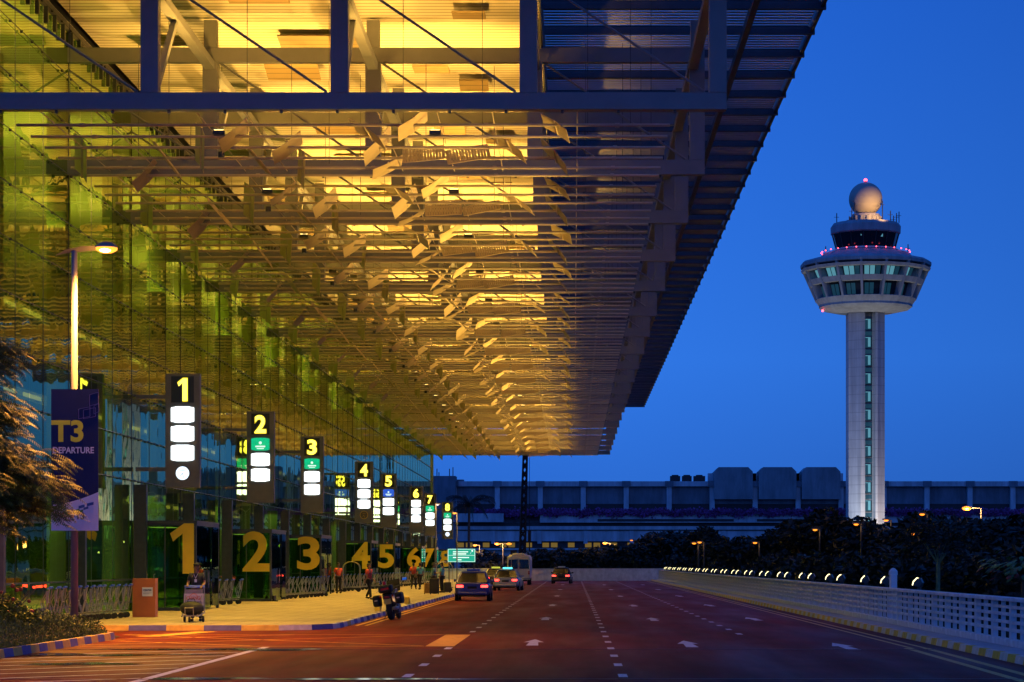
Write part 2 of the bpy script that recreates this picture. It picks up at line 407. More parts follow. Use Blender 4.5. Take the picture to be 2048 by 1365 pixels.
try: S.cycles.denoiser = 'OPENIMAGEDENOISE'
except Exception: pass
S.cycles.max_bounces = 7; S.cycles.diffuse_bounces = 3; S.cycles.glossy_bounces = 3; S.cycles.transparent_max_bounces = 12
S.cycles.caustics_reflective = False; S.cycles.caustics_refractive = False
S.cycles.sample_clamp_indirect = 4.
S.cycles.use_light_tree = True

sun = bpy.data.lights.new('afterglow_sun', 'SUN'); sun.energy = .028; sun.angle = radians(25); sun.color = (.80, .74, 1.)
so = bpy.data.objects.new('afterglow_sun', sun); C.objects.link(so); so.rotation_euler = (radians(74), 0, radians(14))
def lamp(kind, name, loc, energy, col, radius=.1, target=None, angle=90, blend=.5, parent=None):
    l = bpy.data.lights.new(name, kind); l.energy = energy; l.color = col
    if kind != 'AREA': l.shadow_soft_size = radius
    if kind == 'SPOT': l.spot_size = radians(angle); l.spot_blend = blend
    o = bpy.data.objects.new(name, l); C.objects.link(o); o.location = loc
    if target is not None:
        d = Vector(target) - Vector(loc); o.rotation_euler = d.to_track_quat('-Z', 'Y').to_euler()
    if parent is not None:
        o.parent = parent; o.matrix_parent_inverse = Matrix.Translation(-Vector(parent.location))
    return o
GOLD = (1., .52, .085); SOD = (1., .39, .05)
# ------------------------------------------------------------------ ground, road, pavement
g = MB(); g.add([(-3000, -500, -7), (3000, -500, -7), (3000, 5000, -7), (-3000, 5000, -7)], [(0, 1, 2, 3)])
tag(g.build('ground', M['grass']), kind='structure')
XK = -6.65; XR = 8.15; XB = 9.0; XG = -15.75; YP = 61.5; YE = 237.
r = MB()
r.bx(-60, 9.6, -20, YE + 8, -1.2, 0.)
tag(r.build('road', M['road']), kind='structure')
# pavement with rounded corner
RC = 2.2
def corner(cx, cy, R, a0, a1, n=8): return [(cx + R * cos(radians(a0 + (a1 - a0) * i / n)), cy + R * sin(radians(a0 + (a1 - a0) * i / n))) for i in range(n + 1)]
KW = .16
outer = [(-40, YP)] + corner(XK - RC, YP + RC, RC, -90, 0) + [(XK, 252)]
inner = [(-40, YP + KW)] + corner(XK - RC, YP + RC, RC - KW, -90, 0) + [(XK - KW, 252)]
p = MB(); p.prism(inner + [(-40, 252)], .02, .15, 'z')
tag(p.build('pavement', M['pave']), kind='structure')
def resample(poly, step):
    out = [Vector(poly[0])]; need = step
    for a, b in zip(poly[:-1], poly[1:]):
        a = Vector(a); b = Vector(b); L_ = (b - a).length; t = 0
        while L_ - t > need + 1e-6:
            t += need; out.append(a.lerp(b, t / L_)); need = step
        need -= (L_ - t)
        if need < 1e-4: need = step; out.append(b.copy())
    out.append(Vector(poly[-1])); return out
def kerb(poly, step, wid, mats, side=1, h=.15, pat=None, z0=.004):
    pts = resample(poly, step); k = MB()
    nr = []
    for i, q in enumerate(pts):
        d = (pts[min(i + 1, len(pts) - 1)] - pts[max(i - 1, 0)]).normalized()
        nr.append(Vector((-d.y, d.x)) * side)
    for i in range(len(pts) - 1):
        a, b = pts[i], pts[i + 1]; c, d = b + nr[i + 1] * wid, a + nr[i] * wid
        a1 = a + nr[i] * .03; b1 = b + nr[i + 1] * .03
        mi = (pat(a, i) if pat else i % 2)
        vs = [(a.x, a.y, z0), (b.x, b.y, z0), (b1.x, b1.y, h), (a1.x, a1.y, h), (c.x, c.y, h), (d.x, d.y, h), (c.x, c.y, z0), (d.x, d.y, z0)]
        k.add(vs, [(0, 1, 2, 3), (3, 2, 4, 5), (5, 4, 6, 7), (0, 3, 5, 7), (1, 6, 4, 2)], mi)
    return k.build('kerb', mats)
def pat1(a, i):
    if a.x < XK - 1.6 and a.y < YP + .4: return (0, 1)[i % 2]
    if abs((a.y - 79.5) % 14.) < 1.: return 0
    return (1, 2)[i % 2]
tag(kerb(outer, 1.03, KW, [M['kerb_yellow'], M['kerb_blue'], M['kerb_grey']], 1, pat=pat1), kind='structure')
# right walkway and kerb
p = MB(); p.bx(XR + KW, 9.55, -20, YE, .02, .15)
tag(p.build('walkway', M['concrete']), kind='structure')
tag(kerb([(XR, -20), (XR, YE)], .75, KW, [M['kerb_yellow'], M['kerb_grey']], -1), kind='structure')
# planted bed: kerb, soil
bedo = [(-11.1, 10), (-11.1, 54.2)] + corner(-13.1, 54.2, 2.0, 0, 90, 8)[1:] + [(-40, 56.2)]
tag(kerb(bedo, .72, KW, [M['kerb_yellow'], M['kerb_blue']], 1, h=.17), kind='structure')
bedi = [(-40, 10), (-11.27, 10), (-11.27, 54.2)] + corner(-13.1, 54.2, 1.83, 0, 90, 8)[1:] + [(-40, 56.03)]
def bedh(x, y):
    d = min(-11.27 - x, 56.0 - y); return .12 + min(.5, max(0, d) * .22)
sb = MB()
nx, ny = 24, 40
for i in range(nx + 1):
    for j in range(ny + 1):
        x = -40 + (28.72) * (i / nx) ** .6; y = 10 + 46.0 * j / ny
        sb.v.append((x, y, bedh(x, y) - .02 if not (x > -13.1 and y > 54.2 and math.hypot(x + 13.1, y - 54.2) > 1.8) else .02))
for i in range(nx):
    for j in range(ny):
        a = i * (ny + 1) + j; sb.f.append((a, a + ny + 1, a + ny + 2, a + 1)); sb.m.append(0)
tag(sb.build('soil', M['soil']), kind='structure')
# markings
mk = MB(); Z = .004
def quad(pts, m): mk.add([(x, y, Z) for x, y in pts], [(0, 1, 2, 3)], m)
def line(x0, y0, x1, y1, wd, m):
    d = Vector((x1 - x0, y1 - y0)).normalized(); n = Vector((-d.y, d.x)) * wd / 2
    quad([(x0 + n.x, y0 + n.y), (x0 - n.x, y0 - n.y), (x1 - n.x, y1 - n.y), (x1 + n.x, y1 + n.y)], m)
for X in (-2.72, .81, 4.33):
    y = 36.4 if X < 4 else 58.2
    while y < 232:
        if not (X < -2 and 48.6 < y < 58.5): quad([(X - .075, y), (X + .075, y), (X + .075, y + 1.05), (X - .075, y + 1.05)], 0)
        y += 3.95
def arrow(x, y, skew=0., L_=4.2, hw=.24):
    a = [(x - .14, y), (x + .14, y), (x + .10 + skew * .5, y + L_ * .55), (x + hw + skew * .5, y + L_ * .5), (x + skew, y + L_), (x - hw + skew * .5, y + L_ * .5), (x - .10 + skew * .5, y + L_ * .55)]
    mk.add([(u, v, Z) for u, v in a], [(0, 1, 2, 6), (3, 4, 5), (2, 3, 5, 6)], 0)
y = 49.4
for i, y in enumerate((49.4, 72, 96, 124, 155, 190)):
    arrow(-.93, y + 1); arrow(2.62, y); arrow(6.0, y + (.5 if i else -1.5), -.12 if i else 0.)
for dx in (.22, .50):
    line(XK + dx, 66.5, XK + dx, 232, .10, 1)
    line(XR - .25 - dx * 1.1, 48.6, XR - .12 - dx, 232, .10, 1)
line(7.0, 33, 7.25, 48.8, .16, 1); line(7.42, 33, 7.66, 48.8, .16, 1)
# box junction
bx0, bx1, by0, by1 = -11.6, -2.66, 49.9, 58.1
quad([(bx1 - .64, by0), (bx1, by0), (bx1, by1), (bx1 - .64, by1)], 1)
for a in ((bx0, by1 - .06, bx1 - .66, by1 - .06), (bx0, by0 + .06, bx1 - .66, by0 + .06)): line(*a, .12, 1)
Z = .008
for a in ((bx0, by0 + .2, bx1 - .7, by1 - .2), (bx0, by1 - .2, bx1 - .7, by0 + .2), (bx0, 53.9, -7.2, by1 - .2), (bx0, 53.9, -7.2, by0 + .2)): line(*a, .12, 1)
quad([(-11.0, 56.4), (-10.4, 56.4), (-9.6, 60.6), (-10.2, 60.6)], 1)
Z = .004
line(-6.85, 30, -6.78, 49.5, .17, 0)
Z = .008
y = 28.
while y < 49:
    x1 = -6.95; x0 = -11.0; y1 = y + 1.0; y0 = y1 - (x1 - x0) * .8
    line(x0, max(y0, 20), x1, y1, .11, 0); y += 1.75
tag(mk.build('road_markings', [M['mark_white'], M['mark_yellow']], fix=False), kind='structure')
# wet patches along drain lines
pm = mat('wet_asphalt', (.05, .014, .01), .12, 0, .2, 2, 0, 4, 1.)
def puddles(yc, x0, x1, n, wd):
    b = MB()
    for i in range(n):
        cx = random.uniform(x0, x1); L_ = random.uniform(.25, 1.1); cy = yc + random.gauss(0, wd * .25); hw = random.uniform(.12, .4) * wd
        k = 12; vs = [(cx + L_ * cos(2 * pi * j / k) * random.uniform(.8, 1.1), cy + hw * sin(2 * pi * j / k) * random.uniform(.7, 1.2), .011 + i * .0003) for j in range(k)]
        b.add(vs, [tuple(range(k))])
    return tag(b.build('puddle', pm), kind='structure')
puddles(48.1, -9.5, -3.0, 14, .8); puddles(35.8, -6.2, -.5, 10, .6); puddles(45.2, -10.6, -7.4, 8, .9); puddles(41., -10, -8, 5, .9)
gr = MB(); gr.bx(-11, 7.9, 48.0, 48.06, .002, .012); gr.bx(-11, 7.9, 35.7, 35.75, .002, .012)
tag(gr.build('drain_channel', mat('drain_grate', (.16, .06, .05), .3, .0, .3, 6)), kind='structure')

# ------------------------------------------------------------------ canopy trusses
NB = 19
def make_truss(mat_):
    t = empty('canopy_truss')
    b = MB(); b.bx(-16.4, 4.08, -.18, .18, 13.95, 14.40); b.build('bottom_chord', mat_, t)
    b = MB(); b.bx(-16.4, 4.08, -.14, .14, 17.45, 17.90); b.build('top_chord', mat_, t)
    for X in (3.85, -1.2, -6.24, -11.3):
        b = MB(); b.bx(X - .235, X + .23, -.20, .20, 14.402, 17.448); b.bx(X - .2, X + .2, -.17, .17, 17.902, 18.75); b.build('post', mat_, t)
    for x1 in (3.5, -1.55, -6.6, -11.65):
        b = MB(); b.tube((x1, 0, 14.45), (x1 - 4.5, 0, 17.5), .036, 8); b.build('diagonal_rod', mat_, t)
    for X in (-11.3, -6.24):
        b = MB(); b.beam((X, .3, 14.3), (X, 3.6, 17.2), .16, .18); b.build('knee_brace', mat_, t)
    b = MB()
    for X in [-15.3 + 1.5 * i for i in range(14)]:
        if X < 3.6: b.box((X, -.06, 13.91), (.07, .09, .10))
    b.build('pipe_clip', M['dark'], t)
    return t
tr = make_truss(M['steel'])
for k in range(NB + 1):
    o = tr if k == 0 else copy_tree(tr)
    o.location = (0, 60 + 10 * k, 0)
    if k == 0: lb = 'blue grey steel canopy truss at the very front, lit only by the dusk sky'
    elif k == NB: lb = 'steel canopy truss ending the canopy above the far pavement'
    else: lb = 'painted steel canopy truss, the %s one behind the front truss' % ORD[k]
    tag(o, lb, 'truss', 'trusses of the canopy')
# canopy roof
roof = empty('canopy_roof', (0, 60, 0), 0, 'deep entrance canopy roof with gold lit slatted ceiling and dark louvred edge', 'roof')
YR0, YR1 = -6., 195.
b = MB(); b.bx(-15.6, -1.05, YR0, YR1 - 5, 18.85, 19.0); b.build('ceiling', M['ceiling'], roof)
b = MB(); b.bx(-15.6, -1.05, YR0, YR1 - 5, 19.3, 19.45); b.bx(-1.25, -1.05, YR0, YR1 - 5, 19.0, 19.3); b.bx(-1.0, -.95, YR0, YR1 - 5, 17.95, 19.25); b.build('roof_deck', M['roofedge'], roof)  # last strip is a thin downstand added to keep uplight off the louvres
b = MB()
rot = Matrix.Rotation(radians(-15), 3, 'X')
y = YR0
while y < YR1 - 4.9:
    b.box((3.36, y, 19.55), (8.75, .138, .012), 0, rot); y += .37
b.build('louver_blades', M['louver'], roof)
b = MB()
for i in range(60):
    y = YR0 + 3.3333 * i
    if y > YR1 - 4: break
    b.bx(-1.0, 7.95 , y - .09, y + .09, 19.28, 19.52)
b.build('purlin', M['roofedge'], roof)
b = MB(); b.bx(7.78, 7.9, YR0, YR1 - 5, 19.35, 19.68); b.build('edge_fascia', M['roofedge'], roof)
for X in (-11.3, -6.24, -1.2, 3.72):
    b = MB()
    for k in range(NB): b.bx(X - .15, X + .15, 10 * k + .21, 10 * k + 9.79, 17.2, 17.44)
    b.build('longitudinal_beam', M['steel'], roof)
for X in (5.6,):
    b = MB(); b.bx(X - .1, X + .1, YR0, YR1 - 5, 19.0, 19.27); b.build('edge_beam', M['roofedge'], roof)
for X in (-14.4, -12.9, -10.2, -8.9, -5.3, -3.7, -2.2, .1):
    b = MB(); b.tube((X, .25, 14.05), (X, 190, 14.05), .018, 5); b.build('runner_rod', M['pipe'], roof)
for k in range(NB):
    for X, dy, wx, wy, z in ((-13.2, 3., 2.2, 1.5, 18.5), (-9.3, 6.2, 1.8, 1.3, 18.55), (-8.2, 2.0, 2.6, 1.0, 18.6), (-4.6, 5.4, 1.2, 1.4, 18.45), (-3.2, 8.2, 1.0, .9, 18.5)):
        b = MB(); b.box((X + .3 * sin(k * 2.1 + X), 10 * k + dy, z), (wx, wy, .05), 0, Matrix.Rotation(radians(14 * sin(k * 1.3 + X)), 3, 'X'))
        b.build('ceiling_baffle', M['ceil_patch'], roof)
for k in range(NB):
    b = MB()
    for X, dy in ((-14.2, 3.3), (-12, 6.6), (-9.2, 3.3), (-7.4, 8), (-4.9, 4.6), (-2.7, 6.5), (.4, 3.2), (1.6, 3.2), (2.3, 6.6)):
        b.tube((X, 10 * k + dy, 13.95), (X, 10 * k + dy, 18.8), .012, 4)
    b.build('hanger_rod', M['dark'], roof)
# suspended pipes
pb = MB(); pb.tube((-15.3, 0, 0), (2.65, 0, 0), .042, 8)
for X in (-13.5, -9.8, -6.1, -2.4, 1.2): pb.tube((X - .06, 0, 0), (X + .06, 0, 0), .06, 8)
pipe = pb.build('suspended_pipe', M['pipe'], smooth=False)
i = 0
for k in range(NB):
    for j in range(1, 7):
        o = pipe if i == 0 else pipe.copy()
        if i: C.objects.link(o)
        o.location = (0, 60 + 10 * k + 10 * j / 6., 13.885 if j < 6 else 13.89); i += 1
        if j == 6: o.location.y -= .30
        tag(o, '%s of six slim horizontal pipes in the %s bay of the canopy' % (ORD[j].capitalize(), ORD[k + 1]), 'pipe', 'horizontal pipes under the canopy')
# flaps
FL = [('f01', (-14.60, 66.68), (.59, -1.07, -.57), (-.11, .52, -.99), 'steep tan flap hard by the glass wall'),
 ('f02', (-13.28, 69.82), (.70, .11, .78), (-.07, 1.32, -.09), 'tilted tan flap one pace off the glass wall'),
 ('f03', (-10.82, 65.10), (.44, -1.14, -.55), (-.10, .49, -1.02), 'slender steep brown flap over the door boxes'),
 ('f04', (-9.51, 63.32), (.78, .13, .66), (-.08, 1.32, -.12), 'dark brown flap tilted above mid pavement'),
 ('f05', (-8.26, 65.16), (.81, .15, .64), (-.10, 1.32, -.13), 'orange brown flap tilted above the outer pavement'),
 ('f06', (-8.28, 68.60), (.35, -1.22, -.51), (-.09, .39, -.96), 'narrow upright golden flap above the outer pavement'),
 ('f07', (-12.12, 66.96), (.42, -1.23, -.42), (.66, .54, -.90), 'blade thin flap seen edge on over inner pavement'),
 ('f08', (-9.41, 67.62), (.40, -1.22, -.34), (.56, .50, -.68), 'sliver of a flap seen edge on over mid pavement'),
 ('f09', (-5.73, 63.02), (.86, -.20, -.55), (.12, 1.28, -.14), 'dark wing like flap over the kerb lane'),
 ('f10', (-5.63, 64.84), (.76, .19, .84), (-.07, 1.29, -.17), 'glowing orange flap tilted up over the kerb lane'),
 ('f11', (-5.68, 68.38), (.90, .17, .47), (-.14, 1.31, -.09), 'bright yellow flap at the back of the kerb lane'),
 ('f12', (-4.42, 61.65), (.80, .15, .60), (-.08, 1.30, -.15), 'shadowed brown flap at the front over the kerb lane'),
 ('f13', (-4.43, 65.95), (1.20, .04, .13), (.22, -1.22, -.60), 'finely slotted glowing flap, kerb side one of the pair'),
 ('f14', (-3.13, 65.97), (1.22, .05, .20), (.13, -1.22, -.62), 'finely slotted glowing flap, road side one of the pair'),
 ('f15', (-1.89, 65.01), (.90, -.21, -.61), (.13, 1.28, -.14), 'golden flap folded downward over the first lane line'),
 ('f16', (-.49, 62.15), (.70, -.18, -.45), (.10, 1.28, -.14), 'dim olive flap at the front over the middle lane'),
 ('f17', (-.59, 66.48), (.75, -.18, -.84), (.08, 1.29, -.14), 'olive gold flap hanging over the middle lane')]
def flap_mesh(key, a, b, full):
    a = Vector(a); b = Vector(b)
    if b.z > 0: b = -b
    n = a.cross(b).normalized(); ah = a.normalized(); bh = (b - ah * b.dot(ah)).normalized()
    R = Matrix((ah, bh, n)).transposed()
    la, lb = a.length, b.length
    perf = key in ('f13', 'f14')
    root = None
    if full:
        root = bpy.data.objects.new('shade_flap', None); C.objects.link(root)
    parts = []
    for s in (-1, 1):
        m = MB(); fold = Matrix.Rotation(radians(5 * s), 3, 'X')
        if not perf: m.box((0, 0, 0), (la, lb / 2 - .02, .014), 0)
        else:
            w2 = lb / 4 - .01
            for i in range(14):
                x = -la / 2 + la * (i + .5) / 14
                m.bx(x - .036, x + .036, -w2 + .022, w2 - .022, -.007, .007)
            for q in (-1, 1): m.bx(-la / 2, la / 2, q * w2 - .02, q * w2 + .02, -.009, .009)
            for q in (-1, 1): m.bx(q * la / 2 - .02, q * la / 2 + .02, -w2 + .022, w2 - .022, -.0095, .0095)
        m.v = [tuple(R @ (fold @ (Vector(v)) + Vector((0, s * (lb / 4 + .006), 0)))) for v in m.v]
        parts.append(m)
    bar = MB(); bar.box((0, 0, 0), (la + .05, .03, .035)); bar.v = [tuple(R @ Vector(v)) for v in bar.v]
    if full:
        for m in parts: m.build('plate', M['flap'], root)
        bar.build('clamp_bar', M['pipe'], root)
        return root
    m = MB()
    for q in parts + [bar]: m.add(q.v, q.f)
    return m.build('shade_flap', M['flap'])
rest = MB()
for key, (X, Y), a, b, lb in FL:
    if key not in ('f13', 'f14'): a, b = b, a
    src = flap_mesh(key, a, b, True); simple = flap_mesh(key, a, b, False)
    for k in range(NB):
        loc = (X + random.gauss(0, .03), Y + 10 * k, 13.9)
        rr = Euler((random.gauss(0, .05), random.gauss(0, .05), random.gauss(0, .06)))
        if k >= 17:
            mw = rr.to_matrix()
            rest.add([tuple(mw @ v.co + Vector(loc)) for v in simple.data.vertices], [tuple(p_.vertices) for p_ in simple.data.polygons]); continue
        if k == 0: o = src
        elif k < 7: o = copy_tree(src)
        elif k == 7: o = simple
        else: o = simple.copy(); C.objects.link(o)
        o.location = loc
        if k: o.rotation_euler = rr
        tag(o, lb + ' in the %s canopy bay' % ORD[k + 1], 'shade flap', 'shade flaps under the canopy')
tag(rest.build('shade_flap_far', M['flap']), 'tiny gold shade flaps in the last two bays above the far pavement', 'shade flap', None, 'stuff')
# canopy light
for k in range(NB):
    y = 60 + 10 * k + 3.3333
    for X, e, ang in ((-3.9, 4000, 112), (-10.0, 2900, 132)):
        b = MB(); b.bx(X - .16, X + .16, 3.23 + 10 * k, 3.43 + 10 * k, 13.93, 14.05); b.bx(X - .13, X + .13, 3.26 + 10 * k, 3.40 + 10 * k, 14.052, 14.07, 1)
        b.build('assumed_uplight', [M['dark'], M['uplamp']], roof)  # assumed fixtures, no source visible, added to light the slatted ceiling
        lamp('SPOT', 'assumed_uplight_beam', (X, y, 14.12), e, GOLD, .15, (X, y + 1.2, 19), ang, .6)
    b = MB(); b.lathe([(.001, 0), (.09, 0), (.09, .16), (.001, .16)], 10, (-10.2, 5 + 10 * k, 13.6)); b.build('assumed_downlight', M['dark'], roof)  # assumed fixture, added to account for the golden light on the pavement

# ------------------------------------------------------------------ terminal: glass wall and hall
term = empty('terminal_building', (XG, 60, .15), 0, 'tall green glass terminal hall beside the pavement under the canopy', 'building')
def tloc(b, name, m, parent=term, **k):
    o = b.build(name, m, parent, **k)
    b2 = o.data
    for v in b2.vertices: v.co -= Vector(term.location)
    return o
gz0, gz1 = .15, 18.4
for k in range(NB):
    b = MB(); y0 = 60 + 10 * k
    for j in range(6):
        ya = y0 + 10 * j / 6 + .008; yb = y0 + 10 * (j + 1) / 6 - .008
        dx = .004 * math.sin(k * 5.1 + j * 2.3)
        b.add([(XG + dx, ya, gz0), (XG - dx, yb, gz0), (XG - dx, yb, gz1), (XG + dx, ya, gz1)], [(0, 1, 2, 3)])
    tloc(b, 'glass_bay', M['facade'], fix=False)
b = MB(); b.add([(XG, 60, gz0), (-60, 60, gz0), (-60, 60, gz1), (XG, 60, gz1)], [(0, 1, 2, 3)]); tloc(b, 'end_glass', M['facade'], fix=False)
b = MB()
for k in range(NB + 1): b.bx(XG - .08, XG + .015, 60 + 10 * k - .015, 60 + 10 * k + .015, .15, 18.4)
tloc(b, 'mullion', M['dark'])
b = MB()
for j in range(NB * 3):
    if j % 3: b.bx(XG + .002, XG + .014, 60 + 10 * j / 3 - .006, 60 + 10 * j / 3 + .006, .2, 18.3)
tloc(b, 'glass_joint', M['dark'])
for i in range(10):
    z = 4.8 + 1.52 * i; b = MB(); b.tube((XG + .08, 60, z), (XG + .08, 250, z), .015, 5)
    for j in range(150):
        b.box((XG + .06, 60 + 1.6667 * j * .76, z), (.07, .06, .07))
    tloc(b, 'joint_cable', M['dark'])
b = MB(); b.bx(XG - .2, XG + .02, 60, 250, 18.4, 18.7)
for j in range(int(190 / 1.11)): b.bx(XG + .02, XG + .14, 60 + 1.11 * j, 60.12 + 1.11 * j, 17.9, 18.4)
tloc(b, 'head_rail', M['dark'])
b = MB(); b.bx(-60, XG - .05, 60.1, 250, .05, .14); tloc(b, 'hall_floor', M['int_floor'])
b = MB(); b.bx(-60, XG - .25, 60.1, 250, 18.85, 19.0); tloc(b, 'hall_ceiling', M['ceiling'])
b = MB(); b.bx(-34.2, -34, 60.1, 250, .14, 18.85); tloc(b, 'green_wall', M['int_green'])
b = MB(); b.bx(-60, -15.6, 249.8, 250, .14, 18.85); tloc(b, 'rear_wall', M['int_slab'])
b = MB(); b.bx(-60, XG, 54, 252, 19.3, 19.5); tloc(b, 'roof', M['roofedge'])
for z in (5.2, 9.6, 13.6):
    b = MB(); b.bx(-34, -26, 60.1, 250, z, z + .5); tloc(b, 'gallery_slab', M['int_slab'])
    b = MB()
    for j in range(38): b.bx(-26.02, -25.98, 61 + 5 * j, 64.6 + 5 * j, z + .15, z + .35)
    tloc(b, 'gallery_light', M['strip_lit'])
for k in range(NB):
    b = MB(); b.lathe([(.45, 0), (.45, 18.7)], 14, (-19.5, 65 + 10 * k, .14)); tloc(b, 'hall_column', M['int_col'], smooth=True)
for k in range(NB + 1):
    b = MB(); b.bx(XG + .1, XG + .55, 60 + 10 * k - .12, 60 + 10 * k + .12, .15, 4.65); tloc(b, 'entrance_post', M['dark'])
b = MB(); b.bx(XG + .02, XG + .1, 60, 250, .45, .52); b.bx(XG + .02, XG + .1, 60, 250, 1.25, 1.30); tloc(b, 'guard_rail', M['dark'])
for k in range(10):
    l = lamp('AREA', 'hall_light', (-24, 68 + 19 * k, 17.8), 760, (1., .80, .26)); l.data.shape = 'RECTANGLE'; l.data.size = 10; l.data.size_y = 6
    l = lamp('AREA', 'hall_uplight', (-22, 68 + 19 * k, 14.5), 1200, (1., .70, .16)); l.data.shape = 'RECTANGLE'; l.data.size = 6; l.data.size_y = 6; l.rotation_euler = (pi, 0, 0)
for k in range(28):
    b = MB(); b.ball((random.uniform(-27, -17.5), random.uniform(66, 240), random.uniform(2.0, 3.1)), random.uniform(.05, .09), 8, 6); tloc(b, 'hall_sparkle', M['sparkle_glow'])  # small glowing balls stand in for lamp reflections sparkling in the glass
for k in range(10):
    l = lamp('AREA', 'hall_low_fill', (-21, 68 + 19 * k, 5.0), 620, (.85, 1., .36)); l.data.shape = 'RECTANGLE'; l.data.size = 6; l.data.size_y = 10  # unseen fill lights, added to brighten the lower hall with a green tint
for Y in (115, 180, 88):
    t = empty('twin_lamp', (-16.8, Y, .14), 0, {115: 'white twin arm lamp behind the glass past the second door box', 180: 'small white twin arm lamp behind glass beside the fifth sign', 88: 'white twin arm lamp behind the glass past door box 1'}[Y], 'lamp')
    b = MB(); b.tube((0, 0, 0), (0, 0, 4.4), .045); b.build('pole', M['white'], t)
    for s in (-1, 1):
        b = MB(); b.path([(0, 0, 4.3), (s * .15, 0, 4.48), (s * .32, 0, 4.5), (s * .5, 0, 4.35)], .025); b.build('arm', M['white'], t)
        b = MB(); b.lathe([(.03, .2), (.14, .15), (.2, 0), (.2, -.08)], 12, (s * .52, 0, 4.2)); b.build('shade', M['white'], t, smooth=True)

# ------------------------------------------------------------------ door boxes and sign towers
DY = [80.4, 100.4, 120.2, 150.0, 169.9, 199.6, 219.0, 249.4]
NUMW = ['one', 'two', 'three', 'four', 'five', 'six', 'seven', 'eight']
def door_box(i, Y):
    t = empty('door_box', (-13.5, Y, .15), 0, 'dark green glass door box bearing the big yellow number ' + NUMW[i], 'entrance box', 'numbered glass door boxes')
    H = 3.15
    b = MB(); b.bx(-2.2, -.04, 0, .03, .12, H - .1); b.build('front_glass', M['boxglass'], t, fix=False)
    b = MB(); b.bx(-.03, 0, .05, 1.5, .12, H - .1); b.build('side_glass', M['boxglass'], t, fix=False)
    b = MB(); b.bx(-.03, 0, 3.5, 4.93, .12, H - .1); b.build('side_glass', M['boxglass'], t, fix=False)
    for y0 in (1.52, 2.51):
        b = MB(); b.bx(-.07, -.04, y0, y0 + .97, .05, H - .15)
        d = b.build('door', M['boxglass'], t, fix=False)
        b = MB(); b.tube((0, y0 + .12, .8), (0, y0 + .12, 1.4), .02); b.build('handle', M['chrome'], d)
    b = MB()
    for (x, y) in ((-.05, 0), (-2.2, 0), (-.05, 5)): b.bx(x - .04, x + .05, y - .03, y + .05, 0, H)
    b.bx(-2.16, -.09, -.02, .05, H - .1, H); b.bx(-2.16, -.09, -.02, .05, 0, .12); b.bx(-.08, .01, .05, 4.97, H - .1, H); b.bx(-1.15, -1.11, -.015, .045, .12, H - .1)
    b.build('frame', M['dark'], t)
    b = MB(); b.bx(-2.2, 0.02, -.03, 5.05, H + .002, H + .08); b.build('roof', M['dark'], t)
    b = MB(); b.bx(-2.0, -1.2, 1.6, 3.2, H - .14, H - .12); b.build('ceiling_light', M['strip_lit'], t)
    number_obj(str(i + 1), 1.80, 'numeral', M['numeral'], t, (-.08, -.030, 1.33), .03 if i else 0., .012, {0: .86}.get(i, 1.22), 'RIGHT')
    b = MB(); b.bx(-.45, .3, -.2, -.12, 0, .04) ; b.bx(.04, .12, -.1, .6, 0, .25); b.build('kick_stand', M['black'], t)
    return t
